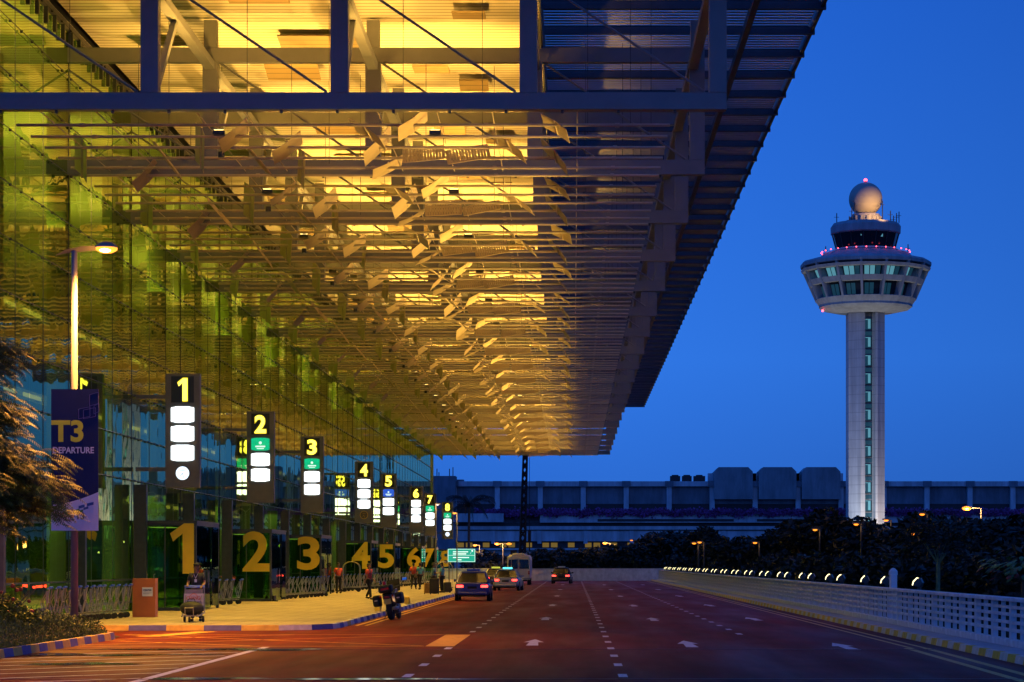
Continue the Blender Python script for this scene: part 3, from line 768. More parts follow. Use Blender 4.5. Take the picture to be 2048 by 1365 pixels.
def sign_tower(i, Y):
    H = 4.1; W = 1.24; cx = -14.0; z1 = 8.65; z0 = z1 - H
    t = empty('gate_sign', (cx, Y, z0), 0, None, 'sign', 'lit number signs along the glass wall')
    fm = {0: 'with three white screens and a lit clock', 1: 'with one green screen, bigger than sign three', 2: 'with one green screen, next after sign two', 3: 'with three white screens and an unlit clock', 4: 'with a blue screen over two white ones', 5: 'with three white screens and no clock', 6: 'with a small green screen on top', 7: 'with a green screen and lit clock'}[i]
    t['label'] = 'tall grey sign with glowing yellow number %s, %s' % (NUMW[i], fm)
    b = MB(); b.bx(-W / 2, W / 2, 0, .28, 0, H); b.build('housing', M['signbox'], t, bevel=.02)
    b = MB(); b.bx(-W * .33, W * .33, -.012, -.002, H * .745, H * .975); npn = b.build('number_panel', M['signdark'], t)
    number_obj(str(i + 1), H * .208, 'glowing_edge', M['num_halo'], npn, (0, -.018, H * .754), .06, .004, .56 if i else .36)
    number_obj(str(i + 1), H * .195, 'numeral', M['num_lit'], npn, (0, -.026, H * .7605), .03, .006, .50 if i else .33)
    fr = ((.57, .71), (.403, .543), (.235, .375))
    for j, (a, c) in enumerate(fr):
        col = M['screen']
        if j == 0 and i in (1, 2, 6, 7): col = M['screen_green']
        if j == 0 and i == 4: col = M['screen_blue']
        b = MB(); hw = W * .33
        b.prism([(-hw, H * a + .04), (-hw * .5, H * a), (hw * .5, H * a), (hw, H * a + .04), (hw, H * c - .04), (hw * .5, H * c), (-hw * .5, H * c), (-hw, H * c - .04)], -.03, -.003, 'y')
        sc = b.build('screen', col, t)
        if col is not M['screen']:
            b = MB(); b.ball((0, -.04, H * (a + c) / 2 + .06), .07, 10, 6, 0, (1, .15, 1)); b.bx(-.22, .22, -.04, -.034, H * a + .15, H * a + .22); b.bx(-.16, .16, -.04, -.034, H * a + .07, H * a + .11)
            b.build('emblem', M['screen_mark'], sc)
    if i in (0, 3, 7):
        b = MB(); n = 24; r_ = H * .06; zc = H * .128
        b.add([(r_ * cos(2 * pi * q / n), -.012, zc + r_ * sin(2 * pi * q / n)) for q in range(n)], [tuple(range(n))])
        ck = b.build('clock', M['clock_dull'] if i == 3 else M['clock_face'], t)
        b = MB(); b.path([(r_ * 1.04 * cos(2 * pi * q / n), -.014, zc + r_ * 1.04 * sin(2 * pi * q / n)) for q in range(n + 1)], .014, 5); b.build('rim', M['dark'] if i != 3 else M['numeral'], ck)
        b = MB(); b.beam((0, -.022, zc), (-.10, -.022, zc - .12), .018, .01); b.beam((0, -.026, zc), (.05, -.026, zc - .18), .012, .008); b.bx(-.1, .1, -.024, -.016, zc + .1, zc + .115)
        b.build('hands', M['dark_text'] if i != 3 else M['numeral'], ck)
    for z in (.6, 3.2):
        b = MB(); b.bx(-1.7, -W / 2 - .002, .08, .18, z, z + .14); b.build('bracket', M['signbox'], t)
    return t
for i, Y in enumerate(DY):
    door_box(i, Y); sign_tower(i, Y)
# golden wash on the pavement
for k in range(NB):
    lamp('SPOT', 'assumed_pavement_downlight', (-10.2, 65 + 10 * k, 13.57), 11000, (1., .62, .065), .12, (-10.9, 65 + 10 * k, 0), 66, .9)  # beams of the assumed downlights, added to light the paving gold
# ------------------------------------------------------------------ people
def skin(name, joints, edges, radii, m, root=0, sub=1, smooth=True):
    me = bpy.data.meshes.new(name); keys = list(joints)
    me.from_pydata([joints[k] for k in keys], [(keys.index(a), keys.index(b)) for a, b in edges], [])
    o = bpy.data.objects.new(name, me); C.objects.link(o)
    md = o.modifiers.new('Skin', 'SKIN'); md.use_smooth_shade = True
    for i, k in enumerate(keys):
        r_ = radii[k]; me.skin_vertices[0].data[i].radius = r_ if isinstance(r_, tuple) else (r_, r_)
        me.skin_vertices[0].data[i].use_root = (i == root)
    sd = o.modifiers.new('Sub', 'SUBSURF'); sd.levels = sub; sd.render_levels = sub
    dg = bpy.context.evaluated_depsgraph_get(); ev = o.evaluated_get(dg)
    out = bpy.data.meshes.new_from_object(ev); bpy.data.objects.remove(o)
    return out
def mesh_mb(me):
    b = MB(); b.v = [tuple(v.co) for v in me.vertices]; b.f = [tuple(p.vertices) for p in me.polygons]; b.m = [0] * len(b.f); return b
def person(loc, rz, label, shirt, trouser, pose='stand', hs=1., extra=None, hair=M['hair']):
    t = empty('person', loc, rz, label, 'person')
    J = {'pelvis': (0, 0, .95), 'belly': (0, 0, 1.10), 'chest': (0, .01, 1.30), 'neck': (0, .01, 1.46), 'head0': (0, -.015, 1.55), 'head1': (0, -.02, 1.62), 'head2': (0, -.01, 1.70)}
    for s, n in ((-1, 'l'), (1, 'r')):
        J['sh' + n] = (s * .18, .01, 1.39)
        if pose == 'push': J['el' + n] = (s * .25, -.03, 1.13); J['wr' + n] = (s * .22, -.30, 1.06)
        elif pose == 'walk': J['el' + n] = (s * .24, .06 * s, 1.12); J['wr' + n] = (s * .25, .02 * s - .12 * s - .06, .90)
        elif pose == 'fold': J['el' + n] = (s * .24, -.02, 1.13); J['wr' + n] = (s * .06, -.24, 1.16)
        else: J['el' + n] = (s * .24, .03, 1.11); J['wr' + n] = (s * .25, -.06, .86)
        J['hip' + n] = (s * .09, 0, .90)
        st = .20 * s if pose == 'walk' else (.08 * s if pose == 'push' else 0)
        J['kn' + n] = (s * .10, -.03 + st * .5 - (.06 if st > 0 else 0), .50)
        J['an' + n] = (s * .105, .02 + st, .085 + (.05 if st > .1 else 0)); J['toe' + n] = (s * .12, -.14 + st, .035 + (.01 if st > .1 else 0))
    E_ = [('pelvis', 'belly'), ('belly', 'chest'), ('chest', 'neck'), ('neck', 'head0'), ('head0', 'head1'), ('head1', 'head2')]
    for n in 'lr': E_ += [('chest', 'sh' + n), ('sh' + n, 'el' + n), ('el' + n, 'wr' + n), ('pelvis', 'hip' + n), ('hip' + n, 'kn' + n), ('kn' + n, 'an' + n), ('an' + n, 'toe' + n)]
    R = {'pelvis': (.14, .11), 'belly': (.135, .105), 'chest': (.15, .11), 'neck': .052, 'head0': (.066, .078), 'head1': (.076, .095), 'head2': (.066, .08)}
    for n in 'lr': R.update({'sh' + n: .062, 'el' + n: .043, 'wr' + n: .03, 'hip' + n: .085, 'kn' + n: .058, 'an' + n: .042, 'toe' + n: (.042, .03)})
    body = mesh_mb(skin('body', J, E_, R, None))
    # hands and face joined to the body mesh
    for s, n in ((-1, 'l'), (1, 'r')):
        wv = Vector(J['wr' + n]); d = (wv - Vector(J['el' + n])).normalized(); sd = Vector((s, 0, 0)); sd = (sd - d * sd.dot(d)).normalized(); up = d.cross(sd)
        if pose in ('stand', 'walk'): sd, up = up, sd
        body.tube(wv - d * .01, wv + d * .075, .030, 8, .036)
        for q in range(4):
            b0 = wv + d * .07 + sd * (-.03 + .02 * q); Lf = (.062, .072, .068, .052)[q]
            b1 = b0 + d * Lf * .55 - up * .01; b2 = b1 + d * Lf * .4 - up * .03
            body.tube(b0, b1, .0095, 6, .009); body.tube(b1, b2, .009, 6, .007)
        b0 = wv + d * .02 - sd * .03; body.tube(b0, b0 + d * .04 - sd * .022, .011, 6, .010); body.tube(b0 + d * .04 - sd * .022, b0 + d * .07 - sd * .018 - up * .012, .010, 6, .008)
    body.tube((0, -.10, 1.625), (0, -.128, 1.592), .010, 6, .016)
    for s in (-1, 1):
        body.ball((s * .082, 0, 1.615), .03, 8, 6, 0, (.35, .7, 1)); body.ball((s * .032, -.094, 1.632), .013, 8, 6, 1)
    body.ball((0, -.096, 1.558), .022, 8, 6, 2, (1, .4, .3))
    body.build('body', [M['skin'], M['hair'], mat('lips', (.22, .08, .06), .5)], t, smooth=True)
    # clothes
    SJ = {k: J[k] for k in ('pelvis', 'belly', 'chest', 'shl', 'shr')}
    SJ['pelvis'] = (0, 0, .93); SJ['collar'] = (0, .01, 1.415)
    for n in 'lr': SJ['up' + n] = tuple(Vector(J['sh' + n]).lerp(Vector(J['el' + n]), .75))
    SE = [('pelvis', 'belly'), ('belly', 'chest'), ('chest', 'collar'), ('chest', 'shl'), ('chest', 'shr'), ('shl', 'upl'), ('shr', 'upr')]
    SR = {'pelvis': (.165, .13), 'belly': (.158, .128), 'chest': (.172, .13), 'collar': .085, 'shl': .08, 'shr': .08, 'upl': .066, 'upr': .066}
    mesh_mb(skin('shirt', SJ, SE, SR, None)).build('shirt', shirt, t, smooth=True)
    TJ = {'pelvis': (0, 0, .97)}; TE = []; TR = {'pelvis': (.155, .125)}
    for n in 'lr':
        for k in ('hip', 'kn', 'an'): TJ[k + n] = J[k + n]
        TE += [('pelvis', 'hip' + n), ('hip' + n, 'kn' + n), ('kn' + n, 'an' + n)]; TR.update({'hip' + n: .10, 'kn' + n: .075, 'an' + n: .066})
    mesh_mb(skin('trousers', TJ, TE, TR, None)).build('trousers', trouser, t, smooth=True)
    hb = MB(); hb.ball((0, .012, 1.665), .098, 14, 8, 0, (.88, 1.0, .85)); hb.ball((0, .05, 1.61), .08, 12, 8, 0, (.95, .75, 1)); hb.build('hair', hair, t, smooth=True)
    for s, n in ((-1, 'l'), (1, 'r')):
        a = Vector(J['an' + n]); b = MB(); b.ball((a.x + s * .008, a.y - .075, a.z - .04), .055, 10, 6, 0, (.85, 2.5, .75)); b.build('shoe', M['black'], t, smooth=True)
    t.scale = (hs, hs, hs)
    return t
PZ = .15
pt = person((-11.02, 65.62, PZ), 0, 'dark clothed person with lanyard pushing a loaded luggage trolley', M['navy'], M['trouser'], 'push', .98)
b = MB(); b.path([(-.06, -.135, 1.42), (0, -.16, 1.28), (.06, -.135, 1.42)], .006, 5); b.bx(-.03, .04, -.175, -.16, 1.17, 1.26); b.build('lanyard', M['banner_white'], pt)
b = MB(); b.ball((0, .0, 1.69), .102, 14, 8, 0, (.9, 1.02, .62)); b.box((0, -.12, 1.69), (.13, .10, .012)); b.build('cap', M['navy'], pt, smooth=True)
person((-9.55, 104.8, PZ), radians(60), 'person in red shirt and dark trousers walking past the trolley rows', M['redcloth'], M['trouser'], 'walk', .98)
person((-10.4, 146., PZ), radians(172), 'person in red shirt seen from behind among the far trolleys', M['redcloth'], M['trouser'], 'walk')
person((-9.85, 144., PZ), radians(215), 'person in teal shirt and dark trousers walking beside the red shirted one', M['tealcloth'], M['trouser'], 'walk')
person((-7.75, 124.5, PZ), radians(110), 'person in blue shirt standing at the kerb behind a black suitcase', M['bluecloth'], M['trouser'], 'fold')
person((-7.62, 130., PZ), radians(250), 'person in teal shirt standing beyond the blue shirted one at the kerb', M['tealcloth'], M['trouser'], 'stand')
person((-13.25, 126.5, PZ), radians(30), 'person in orange red top standing by the glass beyond door box three', M['redcloth'], M['trouser'], 'stand')
def suitcase(loc, rz, label, m, w=.48, d=.28, h=.68):
    t = empty('suitcase', loc, rz, label, 'suitcase')
    b = MB(); b.bx(-w / 2, w / 2, -d / 2, d / 2, .05, h); b.build('shell', m, t, bevel=.05)
    b = MB(); b.path([(-.12, d * .3, h), (-.12, d * .3, h + .28), (.12, d * .3, h + .28), (.12, d * .3, h)], .012); b.build('handle', M['dark'], t)
    for s in (-1, 1):
        b = MB(); b.tube((s * w * .4 - .02, d * .3, .035), (s * w * .4 + .02, d * .3, .035), .035, 10); b.build('wheel', M['rubber'], t)
suitcase((-7.60, 122.6, PZ), 0, 'big black suitcase upright at the kerb beside the blue shirted person', M['bag'], .52, .32, .88)
suitcase((-8.02, 123.4, PZ), .2, 'tan bag standing beside the big black suitcase', M['bag_tan'], .40, .28, .62)
suitcase((-7.25, 129., PZ), .3, 'second black suitcase beside the standing teal shirted person', M['bag'], .42, .28, .62)

# ------------------------------------------------------------------ luggage trolleys (handle at +y, nose at -y)
def make_trolley():
    t = empty('luggage_trolley')
    b = MB()
    for s in (-1, 1):
        b.path([(s * .27, .36, 1.02), (s * .29, .30, .60), (s * .30, .22, .26), (s * .22, -.55, .17)], .020, 6)
        b.path([(s * .24, .30, .95), (s * .22, .12, .62), (s * .25, .20, .28)], .014, 6)
    for z, y in ((.62, .30), (.27, .22)): b.tube((-.29, y, z), (.29, y, z), .014, 6)
    b.build('frame', M['chrome'], t)
    b = MB(); b.tube((-.29, .37, 1.03), (.29, .37, 1.03), .032, 8); b.tube((-.28, .31, 1.0), (.28, .31, 1.0), .02, 6); b.build('handle', M['blueplastic'], t)
    b = MB(); b.bx(-.24, .24, -.55, .22, .175, .19)
    for i in range(5): b.bx(-.22, .22, -.5 + .15 * i, -.47 + .15 * i, .19, .205)
    b.path([(-.12, -.56, .18), (-.12, -.6, .42), (.12, -.6, .42), (.12, -.56, .18)], .013, 6); b.build('deck', M['chrome'], t)
    b = MB(); b.bx(-.25, .25, .26, .285, .64, .94); b.build('basket', M['chrome'], t)
    for x, y in ((-.27, .22), (.27, .22), (0, -.52)):
        b = MB(); b.tube((x - .022, y, .085), (x + .022, y, .085), .085, 14); b.tube((x - .027, y, .085), (x + .027, y, .085), .03, 8); b.build('wheel', M['rubber'], t)
    return t
tro = make_trolley(); ntro = 0
def row(p0, p1, n, rz, label, group, last=None):
    global ntro
    for i in range(n):
        f = i / (n - 1); o = tro if ntro == 0 else copy_tree(tro); ntro += 1
        o.location = (p0[0] + (p1[0] - p0[0]) * f + random.gauss(0, .02), p0[1] + (p1[1] - p0[1]) * f, PZ); o.rotation_euler = (0, 0, rz + random.gauss(0, .02))
        tag(o, last if (last and i == n - 1) else label, 'luggage trolley', group)
row((-14.75, 60.9 + .9), (-14.25, 70.4), 13, radians(-84), 'blue handled chrome trolley in the tightly packed row beside the planted bed', 'trolleys beside the planted bed', None)
row((-14.95, 88.4), (-14.2, 93.6), 6, radians(-88), 'chrome luggage trolley in the short row before door box two', 'trolleys before door box two')
row((-13.9, 105.8), (-12.95, 115.6), 12, radians(-84), 'chrome luggage trolley in the dense row before door box three', 'trolleys before door box three')
row((-14.1, 129.5), (-12.0, 184), 34, radians(-86), 'small chrome luggage trolley in the long row toward the far doors', 'trolleys in the long far row')
# loaded trolley in front of the person
o = copy_tree(tro); o.location = (-11.02, 64.95, PZ); o.rotation_euler = (0, 0, 0)
o.name = 'luggage_trolley_loaded'; tag(o, 'loaded trolley with pale advert panel pushed toward the kerb', 'luggage trolley'); 
b = MB(); b.bx(-.28, .28, .19, .22, .45, .82); pn = b.build('advert_panel', M['panel_pink'], o)
text_obj('CHANGi', .10, 'lettering', M['orange_text'], pn, (0, .185, .64), .02, .004, .42); text_obj('AIRPORT SINGAPORE', .035, 'small_lettering', M['dark_text'], pn, (.02, .185, .56), .01, .004, .40)
b = MB(); b.path([(.21 * cos(pi * q / 10) * .6, .183, .66 + .16 * sin(pi * q / 10)) for q in range(11)], .008, 5); b.build('arc_mark', M['orange_text'], pn)
bg_ = empty('travel_bag', (-11.02, 64.8, PZ + .2), 0, 'black soft travel bag lying across the pushed trolley', 'bag')
b = MB(); b.ball((0, 0, .20), .22, 16, 10, 0, (1.6, 1.1, .95)); b.build('bag_body', M['bag'], bg_, smooth=True)
b = MB(); b.path([(-.12, -.05, .38), (-.08, -.05, .47), (.08, -.05, .47), (.12, -.05, .38)], .012); b.build('handle', M['bag'], bg_)
def birdcage(loc, rz, label):
    t = empty('porter_cart', loc, rz, label, 'porter cart')
    b = MB(); b.bx(-.55, .55, -.3, .3, .2, .25); b.build('deck', M['dark'], t)
    b = MB()
    for y in (-.26, .26): b.path([(-.5, y, .25), (-.5, y, 1.45)] + [(-.5 + .5 - .5 * cos(pi * q / 8), y, 1.45 + .35 * sin(pi * q / 8)) for q in range(1, 8)] + [(.5, y, 1.45), (.5, y, .25)], .02, 6)
    b.tube((0, -.26, 1.8), (0, .26, 1.8), .02, 6); b.build('arch_frame', mat('brass', (.55, .45, .25), .3, .8), t)
    for x in (-.42, .42):
        for y in (-.22, .22):
            b = MB(); b.tube((x, y - .02, .1), (x, y + .02, .1), .1, 12); b.build('wheel', M['rubber'], t)
birdcage((-13.2, 133.5, PZ), 0, 'arched porter cart standing before door box four'); birdcage((-7.9, 136, PZ), .4, 'tall arched porter cart at the kerb near the blue car')
# kiosk
t = empty('kiosk', (-13.55, 71.0, PZ), 0, 'orange brown timber kiosk with a white notice beside the trolley row', 'kiosk')
b = MB(); b.bx(-.36, .36, -.2, .25, 0, 1.22); b.build('cabinet', M['kiosk'], t, bevel=.01)
b = MB(); b.bx(-.05, .28, -.215, -.203, .66, .94); nb = b.build('notice', M['white'], t)
text_obj('CENTER', .06, 'lettering', M['dark_text'], nb, (.12, -.222, .82), .03, .004, .26)
b = MB(); b.bx(-.02, .25, -.220, -.216, .76, .772); b.bx(-.02, .18, -.220, -.216, .73, .742); b.build('small_print', M['t_mid'], nb)
b = MB()
for x in (.05, .28): b.path([(x, 0, 1.22), (x, 0, 1.34), (x + .04, -.02, 1.36)], .01)
b.build('microphone', M['chrome'], t)

# ------------------------------------------------------------------ motorcycle (rear faces the camera)
mc = empty('motorcycle', (-5.95, 73.6, .004), radians(-14), 'black police style motorcycle with side boxes leaning at the kerb', 'motorcycle')
mc.rotation_euler = (0, radians(-9), radians(-5))
def wheel(y, r_, wd, name='wheel', par=mc):
    b = MB(); n = 22; prof = [(r_ * .68, -wd / 2), (r_ * .9, -wd / 2), (r_, -wd * .25), (r_, wd * .25), (r_ * .9, wd / 2), (r_ * .68, wd / 2)]
    b.lathe(prof + [prof[0]], n); b.v = [(z, y + x, r_ + yy) for x, yy, z in b.v]; o = b.build(name, M['rubber'], par, smooth=True)
    b = MB(); b.tube((-wd * .3, y, r_), (wd * .3, y, r_), .06, 10)
    for q in range(6):
        a = pi * q / 3; b.tube((0, y, r_), (0, y + r_ * .7 * cos(a), r_ + r_ * .7 * sin(a)), .014, 5)
    b.tube((-.012, y, r_), (.012, y, r_), r_ * .42, 16); b.build('rim', M['chrome'], o)
wheel(0, .31, .18); wheel(1.42, .31, .12)
b = MB(); b.prism([(-.15, .55), (.25, .52), (1.0, .42), (1.15, .75), (.95, .98), (.55, .92), (.3, .80), (-.25, .84), (-.3, .74)], -.15, .15, 'x'); b.build('body', M['car_dark'], mc, bevel=.05)
b = MB(); b.bx(-.17, .17, -.2, .52, .80, .89); b.build('seat', M['black'], mc, bevel=.04)
b = MB(); b.bx(-.22, .22, -.50, -.08, .89, 1.15); b.build('top_box', M['black'], mc, bevel=.06)
b = MB(); b.bx(-.13, .13, -.515, -.495, .98, 1.05); b.build('reflector', M['red_dim'], mc)
b = MB(); b.tube((-.02, -.3, 1.15), (-.02, -.3, 1.27), .055, 10); b.build('beacon', M['red_dim'], mc)
for s in (-1, 1):
    b = MB(); b.bx(s * .37 - .12, s * .37 + .12, -.35, .18, .48, .86); p_ = b.build('side_box', M['black'], mc, bevel=.07)
    b = MB(); b.bx(s * .37 - .05, s * .37 + .05, -.36, -.352, .66, .70); b.build('latch', M['chrome'], p_)
    b = MB(); b.path([(s * .14, 0, .31), (s * .14, .35, .42), (s * .13, .6, .6)], .028, 8); b.build('swing_arm', M['dark'], mc)
    b = MB(); b.tube((s * .10, 1.42, .31), (s * .10, 1.16, 1.0), .028, 8); b.build('fork', M['chrome'], mc)
    b = MB(); b.path([(0, 1.08, 1.06), (s * .28, 1.0, 1.10), (s * .38, .88, 1.08)], .018, 8); b.build('handlebar', M['dark'], mc)
    b = MB(); b.path([(s * .30, 1.0, 1.10), (s * .42, 1.0, 1.25)], .012, 6); m_ = b.build('mirror', M['black'], mc)
    b = MB(); b.box((s * .45, .99, 1.28), (.15, .02, .10)); b.build('mirror_glass', mat('mirror', (.75, .78, .82), .03, 1., 0), m_, bevel=.008)
    b = MB(); b.ball((s * .20, -.34, .78), .035, 8, 6); b.build('indicator', M['red_dim'], mc)
    b = MB(); b.path([(s * .30, -.35, .95), (s * .33, -.1, .98), (s * .2, .3, .9)], .014, 6); b.build('grab_rail', M['chrome'], mc)
b = MB(); b.tube((.17, -.35, .36), (.16, .5, .36), .055, 10); b.build('exhaust', M['chrome'], mc, smooth=True)
b = MB(); b.box((0, 1.28, 1.12), (.44, .02, .44), 0, Matrix.Rotation(radians(-28), 3, 'X')); b.build('windscreen', M['glass_dark'], mc)
b = MB(); b.box((0, -.33, .60), (.24, .012, .17)); b.build('number_plate', M['plate'], mc)
b = MB(); b.bx(-.09, .09, -.34, -.3, .71, .78); b.build('tail_lamp', M['red_dim'], mc)
b = MB(); b.bx(-.10, .10, -.32, .12, .60, .64); b.build('mudguard', M['black'], mc, bevel=.02)
b = MB(); b.path([(-.12, .45, .33), (-.34, .38, .03)], .016, 6); b.build('side_stand', M['dark'], mc)
b = MB(); b.bx(-.2, .2, .45, .85, .18, .5); b.build('engine', M['dark'], mc, bevel=.05)

# ------------------------------------------------------------------ cars (rear at y=0, nose at +y)
def sup(hw, z0, z1, y, n=20, e=4.):
    out = []
    for i in range(n):
        a = 2 * pi * (i + .5) / n; c, s = cos(a), sin(a)
        out.append((hw * math.copysign(abs(c) ** (2 / e), c), y, (z0 + z1) / 2 + (z1 - z0) / 2 * math.copysign(abs(s) ** (2 / e), s)))
    return out
def loft(sec, e=5.):
    b = MB(); n = 20
    for hw, z0, z1, y in sec: b.v += sup(hw, z0, z1, y, n, e)
    for k in range(len(sec) - 1):
        for i in range(n): b.f.append((k * n + i, k * n + (i + 1) % n, (k + 1) * n + (i + 1) % n, (k + 1) * n + i)); b.m.append(0)
    b.f += [tuple(range(n)), tuple(range((len(sec) - 1) * n, len(sec) * n))]; b.m += [0, 0]
    return b
def car(loc, rz, label, paint, taxi=None, lit=True, hatch=False):
    t = empty('sedan_car', loc, rz, label, 'car')
    zt = .92
    loft([(.70, .42, .86, 0), (.82, .30, zt - .02, .08), (.86, .24, zt, .35), (.87, .20, .93, 1.2), (.87, .20, .92, 2.6), (.86, .22, .86, 3.3), (.80, .26, .76, 4.1), (.68, .34, .66, 4.42)]).build('body', paint, t, smooth=False, bevel=.0)
    y0, y1 = (.35, .95), (1.95, 2.95)
    base = [(-.77, y0[0], .90), (.77, y0[0], .90), (.77, y1[1], .90), (-.77, y1[1], .90)]; top = [(-.57, y0[1], 1.40), (.57, y0[1], 1.40), (.57, y1[0], 1.40), (-.57, y1[0], 1.40)]
    b = MB(); b.add(base + top, [(0, 1, 5, 4), (1, 2, 6, 5), (2, 3, 7, 6), (3, 0, 4, 7)]); b.build('cabin_glass', M['glass_dark'], t)
    b = MB()
    for i in range(4): b.beam(base[i], top[i], .07, .07)
    for s in (-1, 1): b.beam((s * .775, 1.55, .90), (s * .575, 1.5, 1.40), .06, .06)
    b.beam(top[0], top[1], .08, .06); b.beam(top[2], top[3], .08, .06); b.build('pillar', paint, t)
    loft([(.50, 1.385, 1.425, .90), (.60, 1.37, 1.455, 1.05), (.60, 1.37, 1.465, 1.6), (.58, 1.37, 1.445, 2.0)], 3.5).build('roof', paint, t, smooth=True)
    b = MB()
    for s in (-1, 1): b.bx(s * .42 - .13, s * .42 + .13, 1.0, 1.1, .95, 1.22)
    b.build('headrest', M['cabin_lit'] if lit else M['black'], t)
    b = MB(); b.bx(-.2, .2, .93, .96, 1.33, 1.37); b.build('high_brake_light', M['red_dim'], t)
    for s in (-1, 1):
        b = MB(); b.box((s * .60, .035, .72), (.34, .10, .13)); l = b.build('tail_light', M['red_tail'], t, bevel=.03)
        b = MB(); b.box((s * .60, -.018, .655), (.32, .01, .025)); b.build('reverse_lens', M['white'], l)
        b = MB(); b.bx(s * .93 - .10, s * .93 + .10, 2.35, 2.43, .92, 1.06); b.build('door_mirror', paint, t, bevel=.03)
        for y in (.85, 3.5):
            b = MB(); b.tube((s * .70, y, .31), (s * .88, y, .31), .31, 20); wv = b.build('tyre', M['rubber'], t)
            b = MB(); b.tube((s * .86, y, .31), (s * .887, y, .31), .19, 14); b.build('rim', M['chrome'], wv)
    b = MB(); b.box((0, -.012, .66), (.46, .02, .12)); b.build('number_plate', M['black'], t)
    b = MB(); b.bx(-.72, .72, -.06, .12, .30, .46); b.build('bumper', paint, t, bevel=.05)
    b = MB(); b.bx(-.66, .66, -.03, .3, .21, .30); b.build('underside', M['black'], t)
    if taxi is not None:
        b = MB(); b.bx(-.33, .33, 1.4, 1.6, 1.46, 1.58); b.build('taxi_sign', taxi, t, bevel=.04)
    return t
car((-4.97, 110, .0), 0, 'dark blue saloon car with lit tail lights stopped at the kerb', M['car_blue'], M['blueplastic'])
car((-4.55, 150, .0), radians(-4), 'silver taxi with a glowing cyan roof sign pulling out past the blue car', M['car_silver'], M['taxi_cyan'])
car((-6.0, 172, .0), 0, 'dark taxi with yellow green roof sign hidden behind the blue car', M['car_dark'], M['taxi_yellow'])
car((-1.15, 202, .0), radians(-3), 'dark saloon with a pale roof sign driving away in the middle lane', M['car_dark'], M['white'])
# minibus
t = empty('minibus', (-4.7, 193, 0), 0, 'cream minibus seen from behind at the far end of the kerb lane', 'minibus')
loft([(.95, .55, 2.45, 0), (1.01, .42, 2.55, .12), (1.02, .38, 2.60, 1.), (1.02, .38, 2.60, 6.2), (.98, .45, 2.45, 6.9)], 7.).build('body', M['bus_paint'], t)
loft([(.5, 2.5, 2.62, .05), (.62, 2.5, 2.72, .3), (.62, 2.5, 2.72, 6)], 4.).build('roof_ridge', M['bus_paint'], t)
for x0, x1 in ((-.62, -.10), (.04, .88), (-.90, -.68)):
    b = MB(); b.prism([(x0, 1.38), (x1, 1.38), (x1 - (.06 if x1 > .5 else 0), 2.16), (x0 + (.05 if x0 < -.8 else 0), 2.16)], -.035, .02, 'y'); b.build('window', M['glass_dark'], t)
b = MB(); b.path([(-.66, -.02, .6), (-.66, -.02, 2.2), (-.06, -.02, 2.2), (-.06, -.02, .6)], .015, 4); b.build('rear_door_seam', M['t_mid'], t)
for s in (-1, 1):
    for z in (.95, 1.10): 
        b = MB(); b.box((s * .86, -.02, z), (.14, .04, .11)); b.build('tail_light', M['red_dim'], t)
    b = MB(); b.box((s * 1.14, 6.4, 1.7), (.12, .1, .3)); b.build('mirror', M['black'], t)
    for y in (1.2, 5.4):
        b = MB(); b.tube((s * .72, y, .40), (s * .98, y, .40), .40, 18); b.build('wheel', M['rubber'], t)
b = MB(); b.box((.1, -.02, .80), (.5, .03, .14)); b.build('number_plate', M['plate'], t)
b = MB(); b.bx(-.98, .98, -.10, .1, .42, .60); b.build('bumper', M['t_mid'], t)
b = MB(); b.bx(-.7, .7, .1, 6.5, .3, .5); b.build('underside', M['black'], t)
# ------------------------------------------------------------------ street lamp with banner
t = empty('street_lamp', (-12.45, 56.0, .2), 0, 'tall pale street lamp with a wing shaped arm and glowing orange head by the bed', 'street lamp')
b = MB(); b.tube((0, 0, 0), (0, 0, 9.45), .095, 16, .075); b.build('pole', mat('lamp_pole', (.17, .165, .18), .5, 0, .08, 2), t, smooth=True)
b = MB(); b.add([(-.5, 0, 9.32), (-.2, -.10, 9.46), (.2, -.12, 9.54), (.6, -.1, 9.56), (.6, .1, 9.56), (.2, .12, 9.54), (-.2, .1, 9.46), (-.2, 0, 9.38), (.2, 0, 9.42), (.6, 0, 9.46)],
 [(0, 1, 6), (1, 2, 5, 6), (2, 3, 4, 5), (0, 7, 1), (0, 6, 7), (1, 7, 8, 2), (6, 5, 8, 7), (2, 8, 9, 3), (5, 4, 9, 8), (3, 9, 4)]); b.build('arm', M['steel'], t)
b = MB(); b.lathe([(.02, .15), (.15, .13), (.25, .06), (.28, 0)], 20, (.80, 0, 9.52)); b.build('lamp_dome', M['steel'], t, smooth=True)
b = MB(); b.lathe([(.275, -.004), (.26, -.06), (.15, -.12), (.001, -.14)], 18, (.80, 0, 9.52)); b.build('lamp_lens', M['sodium'], t, smooth=True)
b = MB(); b.ball((.80, -.10, 9.46), .13, 12, 8, 0, (1.3, 1.3, .55)); b.build('lamp_core', M['sodium_core'], t, smooth=True)
lamp('SPOT', 'street_lamp_beam', (-11.65, 55.85, 9.35), 15000, SOD, .25, (-11.4, 54.2, 0), 128, 1.)
lamp('POINT', 'street_lamp_glow', (-11.65, 55.75, 9.30), 50, SOD, .15)
assumed_lamp = copy_tree(t); assumed_lamp.location = (-12.45, 27., .2); assumed_lamp['label'] = 'assumed second street lamp, out of view along the planted bed, added for its light'  # assumed lamp out of view, added for orange light on bed and near road
lamp('SPOT', 'street_lamp_beam', (-11.65, 26.85, 9.35), 7000, SOD, .25, (-10.0, 36, 0), 70, .8)  # beam of the assumed out-of-view lamp, lighting the near bed and road
bn = empty('pole_banner', (-12.40, 55.82, 2.66), 0, 'purple pole banner with yellow T3 and white DEPARTURE lettering on the street lamp', 'banner')
BW = 1.17; BH = 3.52; hw = BW / 2
